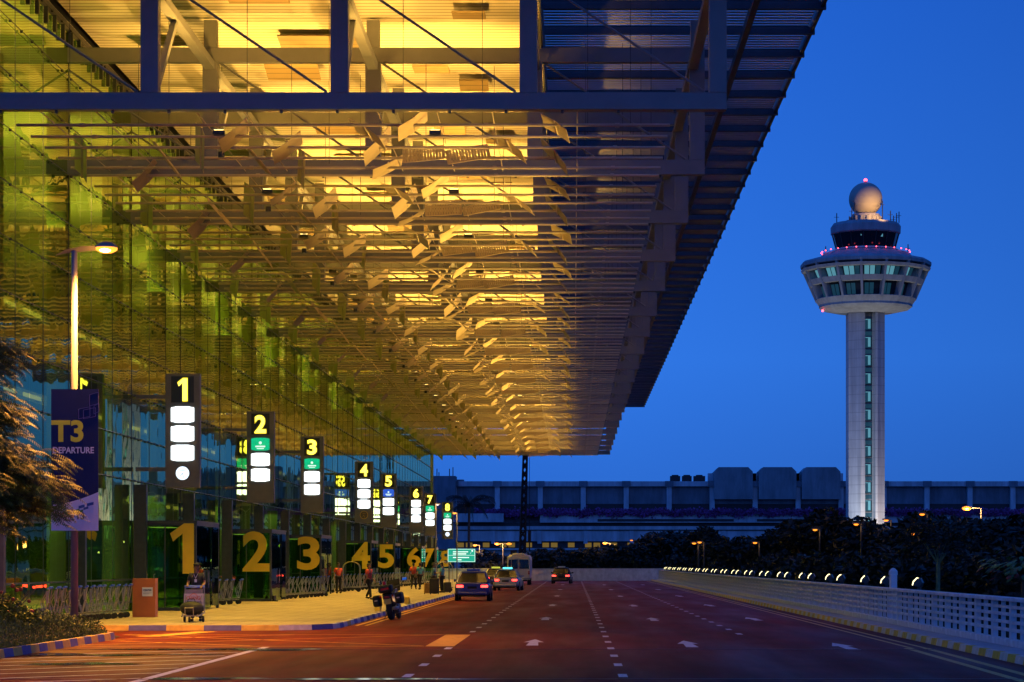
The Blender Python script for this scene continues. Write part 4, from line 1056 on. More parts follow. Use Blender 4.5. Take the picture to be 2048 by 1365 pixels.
arc = [(-hw + BW * i / 12, .64 + .32 * (i / 12) ** 1.6) for i in range(13)]
b = MB(); b.prism(arc + [(hw, BH), (-hw, BH)], -.012, .012, 'y'); b.build('upper_cloth', M['banner_navy'], bn)
b = MB(); b.prism([(-hw, 0), (hw, 0)] + list(reversed(arc)), -.0121, .0119, 'y'); b.build('lower_cloth', M['banner_lilac'], bn)
text_obj('T3', .55, 'big_lettering', M['banner_yellow'], bn, (-.58, -.022, 2.20), .035, .004, .80, 'LEFT')
text_obj('DEPARTURE', .16, 'lettering', M['banner_white'], bn, (-.03, -.022, 1.92), .025, .004, 1.02)
text_obj('CHANGi', .13, 'airport_lettering', M['orange_text'], bn, (-.52, -.022, .32), .025, .004, .50, 'LEFT'); text_obj('AIRPORT SINGAPORE', .045, 'small_lettering', M['dark_text'], bn, (-.52, -.022, .24), .01, .004, .50, 'LEFT')
text_obj('T3', .18, 'terminal_lettering', M['dark_text'], bn, (.02, -.022, .28), .025, .004, .22, 'LEFT')
b = MB()
for x, z, w_, h_, m_ in ((.30, .64, .17, .07, 1), (.10, .58, .15, .07, 1), (.22, .54, .12, .06, 1), (-.02, .48, .14, .05, 0), (.09, .46, .12, .06, 0)):
    b.prism([(x, z - h_ / 2), (x + w_, z - h_ / 2 + .04), (x + w_, z + h_ / 2 + .04), (x, z + h_ / 2)], -.02, -.014, 'y', m_)
b.build('emblem', [M['green_mark'], M['blue_mark']], bn)
b = MB()
for x, z, w_, h_ in ((.37, 3.10, .22, .28), (.10, 2.78, .28, .24), (.22, 2.78, .3, .22), (.48, 2.90, .12, .2)):
    q = [(x, -.016, z), (x + w_, -.016, z + .06), (x + w_, -.016, z + h_ + .06), (x, -.016, z + h_), (x, -.016, z)]; b.path(q, .006, 4)
b.build('outline_print', M['banner_line'], bn)
b = MB()
for z in (.02, BH - .02): b.tube((-hw, .03, z), (hw, .03, z), .018, 6)
b.build('bracket_rod', M['steel'], bn)

# ------------------------------------------------------------------ planting
def leaf_cloud(b, c, rx, ry, rz_, n, size, m=0, drop=0., flat=0., nm=1, shell=.5):
    for i in range(n):
        while True:
            u = Vector((random.uniform(-1, 1), random.uniform(-1, 1), random.uniform(-1, 1)))
            if shell * .6 < u.length <= 1 or (u.length <= 1 and random.random() < .25): break
        p = Vector((c[0] + u.x * rx, c[1] + u.y * ry, c[2] + u.z * rz_))
        a = Vector((random.gauss(0, 1), random.gauss(0, 1), random.gauss(0, .6) - drop)).normalized(); k = a.orthogonal(); k.rotate(Matrix.Rotation(random.uniform(0, 6.28), 3, a)); k.normalize()
        s = size * random.uniform(.6, 1.3)
        b.add([p - a * s, p + k * s * .4, p + a * s, p - k * s * .4], [(0, 1, 2, 3)], m + random.randrange(nm))
def frond(b, p, d, L_, wd, m=0, droop=.5):
    d = Vector(d).normalized(); side = d.cross(Vector((0, 0, 1))).normalized(); pts = []
    q = Vector(p); k = 5
    for i in range(k + 1):
        pts.append(q.copy()); q += d * (L_ / k); d = (d + Vector((0, 0, -droop / k))).normalized()
    for i in range(k):
        w0 = wd * (sin(pi * (i + .15) / (k + .3))) ; w1 = wd * (sin(pi * (i + 1.15) / (k + .3)))
        sag = Vector((0, 0, -.35))
        for s in (-1, 1):
            b.add([pts[i], pts[i + 1], pts[i + 1] + (side * s + sag) * w1, pts[i] + (side * s + sag) * w0], [(0, 1, 2, 3)], m)
# feathery tree at the bed
t = empty('feathery_tree', (-14.25, 49.0, .35), 0, 'feathery tree at the bed, dark above and orange lit below, beside the banner', 'tree')
b = MB(); tips = []
b.tube((0, 0, -.2), (.15, 0, 2.0), .16, 10, .12); b.tube((.15, 0, 2.0), (.35, .1, 4.2), .12, 9, .08); b.tube((.35, .1, 4.2), (.5, .1, 6.2), .08, 8, .03)
for i in range(96):
    z = random.uniform(2.3, 6.7); f = (z - 1.5) / 4.7; a = random.uniform(-2.0, 2.0)
    r_ = random.uniform(.9, 2.9) * (1 - .5 * f * f)
    p0 = Vector((.15 + .2 * f, .05, z)); p1 = p0 + Vector((cos(a) * r_ * .55, sin(a) * r_ * .5, r_ * .22)); p2 = p0 + Vector((cos(a) * r_, sin(a) * r_ * .8, r_ * .12 - .1))
    b.tube(p0, p1, .035, 6, .02); b.tube(p1, p2, .02, 5, .008); tips += [(p1, a, .6), (p1.lerp(p2, .5), a, .8), (p2, a, 1.)]
b.build('trunk', M['bark'], t, smooth=True)
b = MB()
def pinnate(b, p, d, L_, m):
    d = Vector(d).normalized(); q = Vector(p); sd = d.cross(Vector((0, 0, 1))).normalized(); n = 11
    for i in range(n):
        q2 = q + d * (L_ / n); ll = .085 * sin(pi * (i + 1.6) / (n + 2.2)) + .02
        for s_ in (-1, 1):
            tip = q + (sd * s_ * ll + d * ll * .5 - Vector((0, 0, ll * .45))); w_ = d * .012
            b.add([q - w_, q + w_, tip + w_ * .6, tip - w_ * .6], [(0, 1, 2, 3)], m)
        b.add([q - sd * .004, q + sd * .004, q2 + sd * .004, q2 - sd * .004], [(0, 1, 2, 3)], m)
        q = q2; d = (d - Vector((0, 0, .075))).normalized()
for p_, a, k in tips:
    for q in range(19):
        aa = a + random.gauss(0, .75); pinnate(b, p_ + Vector((random.gauss(0, .16), random.gauss(0, .16), random.gauss(0, .12))), (cos(aa), sin(aa), random.uniform(-.45, .3)), random.uniform(.4, .72), random.randrange(2))
    leaf_cloud(b, p_, .34, .34, .24, 60, .045, 0, .5, 0, 2, .2)
b.build('crown', [M['leaf_near'], M['hedge']], t, fix=False)
# bush with reddish blooms
t = empty('flowering_bush', (-13.2, 50.6, .5), 0, 'round bush with dull red blooms in the planted bed', 'bush')
b = MB()
for i in range(14): b.tube((random.uniform(-.2, .2), random.uniform(-.2, .2), -.4), (random.uniform(-1.2, 1.1), random.uniform(-.8, .8), random.uniform(.3, .9)), .02, 5, .006)
b.build('stem', M['bark'], t)
b = MB()
for cx, cz, r_ in ((-.9, .35, .6), (-.2, .4, .62), (.35, .25, .55), (.85, .05, .42), (-1.5, .4, .6)): leaf_cloud(b, (cx, random.uniform(-.3, .3), cz), r_, r_, r_ * .8, 1100, .055, 0, 0, 0, 2, .7)
b.build('foliage', [M['bush_leaf'], M['hedge']], t, fix=False)
b = MB()
for i in range(46): b.ball((random.uniform(-1.6, 1.1), random.uniform(-.75, -.1), random.uniform(.0, .95) - .0), random.uniform(.03, .055), 7, 5)
b.build('bloom', M['flower'], t)['kind'] = 'stuff'
# clipped ground cover
b = MB()
for i in range(46000):
    x = -11.3 - random.random() ** 1.3 * 6; y = random.uniform(38, 56)
    if x > -13.1 and y > 54.2 and math.hypot(x + 13.1, y - 54.2) > 1.8: continue
    h = bedh(x, y) + random.uniform(.0, .26) * min(1, (-11.27 - x) * 2.2 + .15)
    a = Vector((random.gauss(0, .5), random.gauss(0, .5), 1)).normalized(); k = a.orthogonal(); k.rotate(Matrix.Rotation(random.uniform(0, 6.28), 3, a)); k.normalize(); s = random.uniform(.03, .065)
    p_ = Vector((x, y, h)); b.add([p_, p_ + a * s * .5 + k * s * .3, p_ + a * s, p_ + a * s * .5 - k * s * .3], [(0, 1, 2, 3)], i % 2)
tag(b.build('ground_cover', [M['hedge'], M['bush_leaf']], fix=False), 'low clipped ground cover filling the planted bed', 'ground cover', None, 'stuff')

# ------------------------------------------------------------------ right barrier and floodlights
br = empty('concrete_barrier', (XB, 20, .15), 0, 'long white concrete barrier with rows of square openings along the road edge', 'barrier')
HB = 1.0
pb = MB()
pb.bx(-.10, .10, 0, 1.97, 0, .14); pb.bx(-.12, .12, 0, 1.97, .92, HB)
for z in (.295, .455, .615, .765): pb.bx(-.055, .055, .09, 1.88, z, z + .062)
for y in (0, .955, 1.88): pb.bx(-.045 if y == .955 else -.06, .045 if y == .955 else .06, y, y + (.07 if y == .955 else .09), .14, .92)
bp = pb.build('barrier_panel', M['barrier'], br, bevel=.012)
for i in range(1, 108):
    o = bp.copy()
    if i < 98: C.objects.link(o); o.parent = br; o.location = (0, 2.0 * i, 0)
far = MB()
for i in range(98, 108): far.add([(x, y + 2 * i, z) for x, y, z in pb.v], pb.f)
fo = far.build('far_panels', M['barrier'], br); fo['kind'] = 'stuff'
fl = empty('floodlight')
b = MB(); b.prism([(-.20, -.10), (.12, -.16), (.20, .02), (.10, .22), (-.02, .20), (-.16, .06)], -.20, .20, 'y'); b.build('housing', M['dark'], fl, bevel=.02)
b = MB(); b.prism([(-.235, -.06), (-.205, -.09), (-.165, .07), (-.03, .215), (-.05, .235), (-.195, .09)], -.17, .17, 'y'); b.build('lens', M['flood'], fl)
b = MB(); b.bx(-.04, .10, -.05, .05, -.34, -.10); b.build('bracket', M['dark'], fl)
ys = [62.6, 69.2, 74.0]
for k in range(16): ys += [80.6 + 10 * k, 84.2 + 10 * k]
for i, y in enumerate(ys):
    o = fl if i == 0 else copy_tree(fl); o.scale = (.68, .68, .68); o.location = (9.62, y, 1.29); o.rotation_euler = (0, 0, radians(-16 + random.uniform(-6, 6)))
    tag(o, '%s floodlight from the front along the top of the white barrier' % ORD[i + 1], 'floodlight', 'floodlights along the barrier')
    lamp('SPOT', 'floodlight_beam', (9.3, y, 1.62), 27000, (1., .57, .11), .12, (-3.7, y + .3, 13.8), 25, .9)
b = MB(); b.bx(9.52, 9.72, 67.4, 67.7, -.9, 1.52); b.lathe([(.14, 0), (.13, .12), (.05, .2), (.001, .21)], 12, (9.62, 67.55, 1.5))
tag(b.build('marker_post', M['white'], bevel=.02), 'white round topped post behind the barrier between two floodlights', 'post')
# end wall where the road bends
b = MB(); b.bx(-24, 9.6, YE + .4, YE + .65, 0, 1.2); b.bx(-24, 9.6, YE + .36, YE + .69, 1.202, 1.3)
tag(b.build('parapet_wall', M['barrier']), 'plain pale parapet wall crossing the far end of the road', 'wall')

# ------------------------------------------------------------------ control tower
TX, TY, TZ = 53.6, 412., -7.
PX = TY / F
def tz(py): return CH + (VY - py) * PX - TZ
tw = empty('control_tower', (TX, TY, TZ), 0, 'tall pale airport control tower with a flared cab and a white radar ball', 'tower')
ph = pi / 16
def ring(name, prof, m=M['tower'], n=16, smooth=False, par=tw):
    b = MB(); b.lathe([(max(.01, r_ * PX), tz(y)) for r_, y in prof], n, (0, 0, 0), 0, ph); return b.build(name, m, par, smooth=smooth)
for s, x0, x1 in ((-1, -36, -5), (1, 11, 36)):
    xa, xb = x0 * PX, x1 * PX
    b = MB(); ch = 1.0
    poly = [(xa, 1.), (xa, -1.6), (xa + (2.0 if s < 0 else .8), -3.1), (xb - (.8 if s < 0 else 1.9), -3.1), (xb, -1.6 if s > 0 else -2.9), (xb, 2.6), (xa, 2.6)]
    b.prism(poly, 0, tz(628), 'z'); b.build('shaft', M['tower_p'], tw)
b = MB(); b.bx(-5 * PX, 11 * PX, -1.2, 2.4, 0, tz(628)); b.build('core', M['t_dark'], tw)
y = 640.
while y < 1050:
    b = MB(); b.bx(-4.4 * PX, 10.4 * PX, -1.26, -1.203, tz(y + 21), tz(y)); wd = b.build('shaft_window', M['win_cyan2'], tw)
    b = MB(); b.bx(3 * PX, 8 * PX, -1.29, -1.262, tz(y + 19), tz(y + 1.5)); b.bx(-2 * PX, 8 * PX, -1.285, -1.262, tz(y + 1.5), tz(y)); b.build('lit_pane', M['win_cyan'], wd)
    b = MB(); b.bx(-5 * PX, 11 * PX, -1.30, -1.262, tz(y + 22.5), tz(y + 21)); b.bx(-4.5 * PX, -3.4 * PX, -1.30, -1.262, tz(y + 21), tz(y)); b.bx(9.6 * PX, 10.6 * PX, -1.30, -1.262, tz(y + 21), tz(y)); b.build('frame', M['t_black'], wd)
    b = MB(); b.bx(-4.4 * PX, 10.4 * PX, -1.255, -1.203, tz(y + 33), tz(y + 25)); b.build('dim_window', M['win_cyan2'], tw)
    y += 36.2
ring('soffit', [(34, 628), (60, 626), (88, 620), (93, 616)], M['tower'])
ring('lower_rim', [(93, 616), (93, 612), (101, 601), (100, 600), (90, 600)])
ring('lower_glazing', [(86, 601), (95, 573)], M['t_black'])
ring('middle_rim', [(104, 573.5), (111, 573), (116, 563), (113, 562.5), (98, 562.5)])
ring('upper_glazing', [(98, 564), (108, 541)], M['t_black'])
ring('upper_rim', [(118, 546), (127, 545), (129.5, 540), (126, 539), (112, 539)])
ring('clerestory_glazing', [(112, 540), (122, 534)], M['t_black'])
ring('pod_roof', [(122, 536.5), (130, 535), (130.5, 529), (126, 525), (94, 517), (93, 516), (87, 509), (62, 507), (62, 500)])
b = MB()
for i in range(16):
    a = ph + 2 * pi * i / 16
    for (r0, y0, r1, y1) in ((97, 603, 128, 532),):
        b.beam((r0 * PX * cos(a), r0 * PX * sin(a), tz(y0)), (r1 * PX * cos(a), r1 * PX * sin(a), tz(y1)), .42, .5)
        b.beam((86 * PX * cos(a), 86 * PX * sin(a), tz(601)), (108 * PX * cos(a), 108 * PX * sin(a), tz(540)), .35, 2.2)
b.build('fin', M['tower'], tw)
for i in range(16):
    a0 = ph + 2 * pi * i / 16; a1 = ph + 2 * pi * (i + 1) / 16; am = (a0 + a1) / 2
    if sin(am) > .25: continue
    for (ra, ya, rb, yb, kk) in ((99.5, 562.5, 107.5, 545, 0), (88, 598, 94.5, 577, 1)):
        cols = 3
        for c in range(cols):
            lit = (i * 7 + c * 5 + kk * 3) % 7
            f0 = .10 + .8 * c / cols + .02; f1 = .10 + .8 * (c + 1) / cols - .02
            P = lambda r_, f, y_: (PX * r_ * (cos(a0) + (cos(a1) - cos(a0)) * f), PX * r_ * (sin(a0) + (sin(a1) - sin(a0)) * f), tz(y_))
            if kk == 1 and lit > 1: mm = M['win_cyan2'] if lit == 3 else M['t_black']
            else: mm = M['win_cyan'] if lit in (0, 2, 5) else M['win_cyan2']
            b = MB(); b.add([P(ra + .8, f0, ya), P(ra + .8, f1, ya), P(rb + .8, f1, yb), P(rb + .8, f0, yb)], [(0, 1, 2, 3)]); b.build('pod_window', mm, tw, fix=False)
ring('cab_rail', [(66, 503), (67, 503), (67, 501.5), (66, 501.5)], M['white'])
ring('cab_glazing', [(58, 500), (66, 470)], mat('cab_glass', (.012, .016, .025), .08, 0, .1, 1), n=16)
b = MB()
for i in range(16):
    a = ph + 2 * pi * i / 16; b.beam((58.6 * PX * cos(a), 58.6 * PX * sin(a), tz(500)), (66.6 * PX * cos(a), 66.6 * PX * sin(a), tz(470)), .14, .14)
b.build('cab_mullion', M['t_black'], tw)
b = MB(); b.box((-12 * PX, -60.5 * PX, tz(478)), (1.0, .1, .35)); b.box((24 * PX, -57 * PX, tz(479)), (.5, .1, .5)); b.build('cab_screen', M['win_cyan'], tw)
ring('cab_cap', [(64, 472), (69.5, 469), (70, 455), (66, 449), (30, 447)])
ring('ball_base', [(29.5, 449), (29.5, 434), (28, 430), (20, 428)])
b = MB()
for i in range(16):
    a = 2 * pi * i / 16; b.box((30 * PX * cos(a), 30 * PX * sin(a), tz(440)), (.4, .4, .9))
b.build('base_panel', M['t_mid'], tw)
b = MB(); b.ball((0, 0, tz(399)), 33.5 * PX, 28, 18); b.build('radar_ball', mat('radome', (.36, .34, .31), .7, 0, .08, .5), tw, smooth=True)
b = MB(); b.tube((0, 0, tz(366)), (0, 0, tz(362)), .25, 8); b.build('ball_finial', M['t_mid'], tw)
b = MB(); b.ball((0, 0, tz(361)), .32, 10, 8); b.build('beacon', M['red_beacon'], tw)
for i in range(28):
    a = 2 * pi * (i + .5) / 28
    if sin(a) < .45:
        b = MB(); b.ball((88 * PX * cos(a), 88 * PX * sin(a), tz(505.5)), .115, 8, 6); b.build('warning_light', M['red_beacon'], tw)
b = MB(); b.ball((-88 * PX, -20 * PX, tz(624)), .22, 8, 6); b.build('warning_light', M['red_beacon'], tw)
b = MB()
for px_, y0, y1 in ((-30, 448, 418), (-24, 448, 398), (31, 448, 405), (47, 449, 425), (59, 449, 430), (64, 449, 427), (-35, 449, 436), (-60, 452, 430), (53, 449, 435), (82, 508, 492), (-82, 508, 496)):
    b.tube((px_ * PX, -20 * PX, tz(y0)), (px_ * PX, -20 * PX, tz(y1)), .09, 5)
    b.tube((px_ * PX - .5, -20 * PX, tz(y1 + 8)), (px_ * PX + .4, -20 * PX, tz(y1 + 8)), .05, 4)
b.build('antenna', M['dark'], tw)
for dx, e, tgt, col in ((2.6, 21000, (2.4, -3.2, 26), (1., .84, .68)), (-3.6, 16000, (-2.2, -3, 34), (.75, .9, 1.))):
    lamp('SPOT', 'tower_floodlight', (TX + dx, TY - 9, TZ + 6), e, col, .4, (TX + tgt[0], TY + tgt[1], TZ + tgt[2]), 70, 1.)
lamp('SPOT', 'tower_wash', (TX - 34, TY - 40, TZ + 10), 15000, (.78, .84, 1.), .6, (TX, TY, TZ + 45), 46, .9)
lamp('SPOT', 'pod_floodlight', (TX + 3, TY - 8, tz(449) + TZ + .3), 3800, (1., .52, .16), .3, (TX + .6, TY, TZ + tz(405)), 80, .8)

# ------------------------------------------------------------------ far terminal
BY = 470.; BP = BY / F
def bxp(px): return (px - VX) * BP
def bzp(py): return CH + (VY - py) * BP + 7
fb = empty('far_terminal', (0, BY, -7), 0, 'long low concrete terminal with columns and roof boxes behind the control tower', 'building')
XL, XE = 905, 2700
def fbx(name, px0, px1, y0, y1, py0, py1, m):
    b = MB(); b.bx(bxp(px0), bxp(px1), y0, y1, bzp(py1), bzp(py0)); return b.build(name, m, fb)
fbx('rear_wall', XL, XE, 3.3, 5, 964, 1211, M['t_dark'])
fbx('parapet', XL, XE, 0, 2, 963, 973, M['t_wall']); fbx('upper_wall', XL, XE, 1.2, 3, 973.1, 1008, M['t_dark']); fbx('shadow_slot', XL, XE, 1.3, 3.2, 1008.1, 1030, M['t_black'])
for k in range(-5, 16):
    px = 1338.5 + 86 * k
    fbx('column', px - 5, px + 5, .2, 1.6, 973.1, 1022, M['t_wall']); fbx('column_cap', px - 8.5, px + 8.5, -.3, 1, 962.5, 974, M['t_dark'])
fbx('planter_band', 1080, XE, -2.2, .1, 1029, 1046, M['t_wall']); fbx('stair_block', XL, 1008, -3.2, .1, 1028, 1045, M['t_wall'])
b = MB()
for i in range(9000):
    px = random.uniform(950, 2090); p_ = Vector((bxp(px), -2.3 - random.random() * .6, bzp(1024 + random.gauss(0, 3.2) + (6 * abs(sin(px * .05)) * random.random()))))
    a = Vector((random.gauss(0, 1), random.gauss(0, .4), random.gauss(0, 1))).normalized(); k = a.orthogonal(); s = random.uniform(.12, .3); b.add([p_ - a * s, p_ + k * s, p_ + a * s, p_ - k * s], [(0, 1, 2, 3)], 0)
bo = b.build('bougainvillea', M['bougain'], fb, fix=False)
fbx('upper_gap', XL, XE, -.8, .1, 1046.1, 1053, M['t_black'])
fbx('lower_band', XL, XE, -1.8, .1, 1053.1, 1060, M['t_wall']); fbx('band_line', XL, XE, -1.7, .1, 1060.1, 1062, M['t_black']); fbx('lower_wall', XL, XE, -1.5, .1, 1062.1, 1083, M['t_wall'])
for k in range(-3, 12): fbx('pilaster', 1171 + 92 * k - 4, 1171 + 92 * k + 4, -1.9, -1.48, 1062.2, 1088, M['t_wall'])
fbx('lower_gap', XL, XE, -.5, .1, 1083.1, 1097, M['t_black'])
for i in range(26):
    px = 915 + i * 17
    if i % 5 in (0, 1, 3): fbx('lit_window', px, px + 13, -.62, -.52, 1086, 1095, M['win_amber'])
fbx('ledge', XL, XE, -2.4, .1, 1097.1, 1100.5, M['t_wall']); fbx('base_wall', XL, XE, -1, .1, 1100.6, 1211, M['t_wall'])
for a, z in ((1195, 1466), (1512, 1640)): fbx('slot_window', a, z, -2.26, -2.21, 1039 if a > 1300 else 1039, 1044, M['t_black'])
for k, (a, z) in enumerate(((1428, 1505), (1517, 1592), (1603, 1680))):
    b = MB(); x0, x1 = bxp(a), bxp(z); zt, zb = bzp(935), bzp(999); c = .95
    b.prism([(x0, zb), (x1, zb), (x1, zt - c), (x1 - c, zt), (x0 + c, zt), (x0, zt - c)], -.9, 6, 'y'); b.build('roof_box', M['t_mid'], fb)
    fbx('box_neck', a - 10, z + 9, 2.5, 5, 946, 963, M['t_wall'])
fbx('stair_tower', 868, 912, -2, 4, 953, 1100, M['t_dark']); fbx('stair_head', 880, 925, 4.2, 8, 958, 980, M['t_dark'])
b = MB()
for px, y0 in ((874, 938), (878, 945), (899, 938), (906, 935)): b.tube((bxp(px), 0, bzp(954)), (bxp(px), 0, bzp(y0)), .10, 5)
b.build('antenna', M['dark'], fb)
for a, z in ((1341, 1361), (1365, 1384), (1388, 1411)):
    b = MB(); b.bx(bxp(a), bxp(z), 1, 3, bzp(962), bzp(952)); b.lathe([(.75, 0), (.7, .25)], 12, ((bxp(a) + bxp(z)) / 2, 2, bzp(952))); b.build('cooling_unit', M['t_black'], fb)
fbx('blue_light', 1553, 1585, -2.7, -2.4, 1066, 1073, M['blue_lit'])

# ------------------------------------------------------------------ trees
def tree_parts(seed, h, w, n, size, kind='round'):
    random.seed(seed); b = MB(); cl = []
    th = h * .35; b.tube((0, 0, 0), (random.gauss(0, .2), 0, th), .028 * h, 9, .02 * h)
    for i in range(11):
        a = random.uniform(0, 6.28); r_ = w * .5 * random.uniform(.15, .75); z = h * random.uniform(.42, .92)
        if kind == 'spire': r_ *= .45 * (1.25 - z / h) * 2; z = h * random.uniform(.2, 1.0)
        p_ = Vector((cos(a) * r_, sin(a) * r_, z)); b.tube((0, 0, th * random.uniform(.7, 1)), p_, .012 * h, 6, .004 * h); cl.append(p_)
    l = MB()
    for p_ in cl + [Vector((0, 0, h * .82))]:
        q = w * random.uniform(.17, .27) * (.6 if kind == 'spire' else 1)
        leaf_cloud(l, p_, q, q, q * random.uniform(.6, .9), n // 12, size, 0, .2, 0, 2, .6)
    return b, l
protos = []
for s, (h, w_, kd) in enumerate(((11, 8, 'round'), (13, 9, 'round'), (12, 6.5, 'round'), (14, 4, 'spire'))):
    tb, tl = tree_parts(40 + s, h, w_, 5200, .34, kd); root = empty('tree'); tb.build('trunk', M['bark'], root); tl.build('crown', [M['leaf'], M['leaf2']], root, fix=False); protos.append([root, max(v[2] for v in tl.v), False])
random.seed(11)
TR_ = [(1236, 1092, 220, 0), (1272, 1082, 205, 1), (1318, 1064, 215, 0), (1368, 1056, 225, 1), (1402, 1050, 205, 2), (1452, 1072, 190, 0), (1500, 1070, 210, 2), (1538, 1056, 205, 2), (1598, 1036, 195, 3), (1640, 1026, 185, 1), (1672, 1012, 175, 2), (1700, 1030, 185, 0), (1742, 1042, 165, 2), (1786, 1044, 170, 0), (1822, 1024, 160, 2), (1862, 1018, 150, 2), (1892, 1024, 158, 1), (1936, 1034, 150, 0), (1976, 1044, 140, 1), (2016, 1030, 150, 1), (2070, 1024, 140, 2), (1800, 1085, 128, 0), (1900, 1078, 120, 1), (1960, 1096, 112, 0), (1700, 1096, 130, 1), (1610, 1098, 140, 0), (1540, 1102, 150, 1), (1460, 1106, 165, 0), (1390, 1104, 172, 1), (1850, 1100, 108, 1), (2030, 1090, 105, 0), (2110, 1060, 110, 1), (1330, 1112, 185, 0)]
TL_ = ['bushy dark', 'broad dark', 'dense upright dark', 'narrow spire shaped dark']
for i, (px, py, Y, k) in enumerate(TR_):
    Y = max(Y, 14.5 * F / (px - VX)); Y = Y if Y < 228 else 256 + 4 * (i % 4)
    pr = protos[k]; o = pr[0] if not pr[2] else copy_tree(pr[0]); pr[2] = True
    X, _, zt_ = at(px, py, Y); sc = (zt_ + 7) / pr[1]; o.location = (X, Y, -7); o.scale = (sc, sc, sc); o.rotation_euler = (0, 0, random.uniform(0, 6.28))
    wh = 'beyond the far bend' if px < 1420 else ('below the control tower' if px < 1830 else 'near the tall orange lamp')
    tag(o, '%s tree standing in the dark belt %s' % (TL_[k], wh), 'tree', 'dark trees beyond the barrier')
for i, (px, py, Y) in enumerate(((1080, 1098, 262), (1118, 1092, 270), (1160, 1096, 258), (1196, 1090, 268), (1040, 1108, 275), (980, 1106, 280), (960, 1098, 290), (1010, 1118, 272))):
    o = copy_tree(protos[i % 2][0]); X, _, zt_ = at(px, py, Y); sc = (zt_ + 7) / protos[i % 2][1]; o.location = (X, Y, -7); o.scale = (sc * 1.1, sc * 1.1, sc); o.rotation_euler = (0, 0, i * 1.3)
    tag(o, 'low dark tree showing above the pale parapet wall', 'tree', 'low trees behind the parapet wall')
# slim trunked tree by the barrier, broad leaved shrub
t = empty('slim_tree', (11.6, 72, -7), 0, 'slim tree with a pale green lit trunk just behind the barrier', 'tree')
b = MB(); b.tube((0, 0, 0), (.1, 0, 9.0), .10, 10, .07)
for a in range(7): b.tube((.1, 0, 8.8), (.1 + cos(a * .9) * .5, sin(a * .9) * .5, 9.5), .025, 6, .01)
b.build('trunk', mat('green_bark', (.12, .17, .08), .8, 0, .3, 6), t); b = MB()
for a in range(8): leaf_cloud(b, (.1 + cos(a * .8) * .7, sin(a * .8) * .7, 9.5 + (a % 3) * .25), .5, .5, .35, 140, .10, 0, .3, 0, 2)
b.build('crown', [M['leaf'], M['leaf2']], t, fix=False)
t = empty('broad_leaf_shrub', (15.2, 76, -7), 0, 'shrub with big drooping green leaves and reddish tips beyond the barrier', 'shrub')
b = MB(); b.tube((0, 0, 0), (0, 0, 8.4), .12, 8, .05)
for a in range(6): b.tube((0, 0, 8.2), (cos(a) * .9, sin(a) * .6, 8.9), .03, 5)
b.build('stem', M['bark'], t); b = MB()
for i in range(160):
    a = random.uniform(0, 6.28); r_ = random.uniform(.2, 1.3); frond(b, (cos(a) * r_, sin(a) * r_ * .7, 8.75 + random.gauss(0, .18)), (cos(a), sin(a), .1), .35, .09, 0 if random.random() < .8 else 1, 1.6)
b.build('foliage', [mat('croton', (.07, .14, .03), .5, 0, .4, 3), M['flower']], t, fix=False)
# palm
X, _, zt_ = at(936, 1000, 285)
t = empty('palm_tree', (X, 285, -7), 0, 'coconut palm with drooping fronds before the far terminal', 'palm tree')
b = MB(); hz = zt_ + 7 - .6; b.tube((0, 0, 0), (.15, 0, hz), .22, 10, .15); b.build('trunk', M['bark'], t)
b = MB()
for i in range(26):
    a = 2 * pi * i / 26 + random.gauss(0, .1); e = random.uniform(-.2, 1.3); d = Vector((cos(a), sin(a), e)).normalized(); q = Vector((.15, 0, hz)); dr = .30
    sd = d.cross(Vector((0, 0, 1))).normalized()
    for k in range(9):
        q2 = q + d * .42
        for s in (-1, 1):
            for jj in (0, .5):
                o_ = q.lerp(q2, jj); b.add([o_, o_ + d * .12, o_ + sd * s * .42 * (1 - k / 11) + d * .3 - Vector((0, 0, .45))], [(0, 1, 2)])
        b.tube(q, q2, .025, 4); q = q2; d = (d - Vector((0, 0, dr * .62))).normalized()
b.build('crown', M['leaf'], t, fix=False)
# crane
t = empty('mobile_crane', at(1041, 1127 + 120, 300)[:2] + (-7,), 0, 'dark crane boom rising behind the minibus up past the canopy', 'crane')
b = MB(); p0 = Vector((0, 0, 2.)); p1 = Vector((.75, 0, 27.)); n = 22
for sx in (-1, 1):
    for sy in (-1, 1): b.tube(p0 + Vector((sx * .42, sy * .4, 0)), p1 + Vector((sx * .22, sy * .2, 0)), .16, 6, .12)
for i in range(n):
    a = p0.lerp(p1, i / n); c = p0.lerp(p1, (i + 1) / n); w0 = .42 - .2 * i / n
    for sy in (-1, 1): b.tube(a + Vector((-w0, sy * w0, 0)), c + Vector((w0, sy * w0, 0)), .12, 5); b.tube(a + Vector((w0, sy * w0, 0)), c + Vector((-w0, sy * w0, 0)), .12, 5)
b.build('boom', M['black'], t)
b = MB(); b.bx(-1.2, 1.4, -2, 3, .6, 2.4); b.bx(-1.3, -.5, -1, .8, 2.4, 12.2 - 1.6); b.build('chassis', M['black'], t)
b = MB(); b.tube((1.2, 0, 26.5), (1.2, 0, 13.2), .035, 5); b.build('cable', M['black'], t)
b = MB(); b.bx(1.0, 1.4, -.2, .2, 11.6, 13.2); b.tube((1.2, 0, 11.6), (1.2, 0, 10.4), .09, 6); b.build('hook_block', M['black'], t)
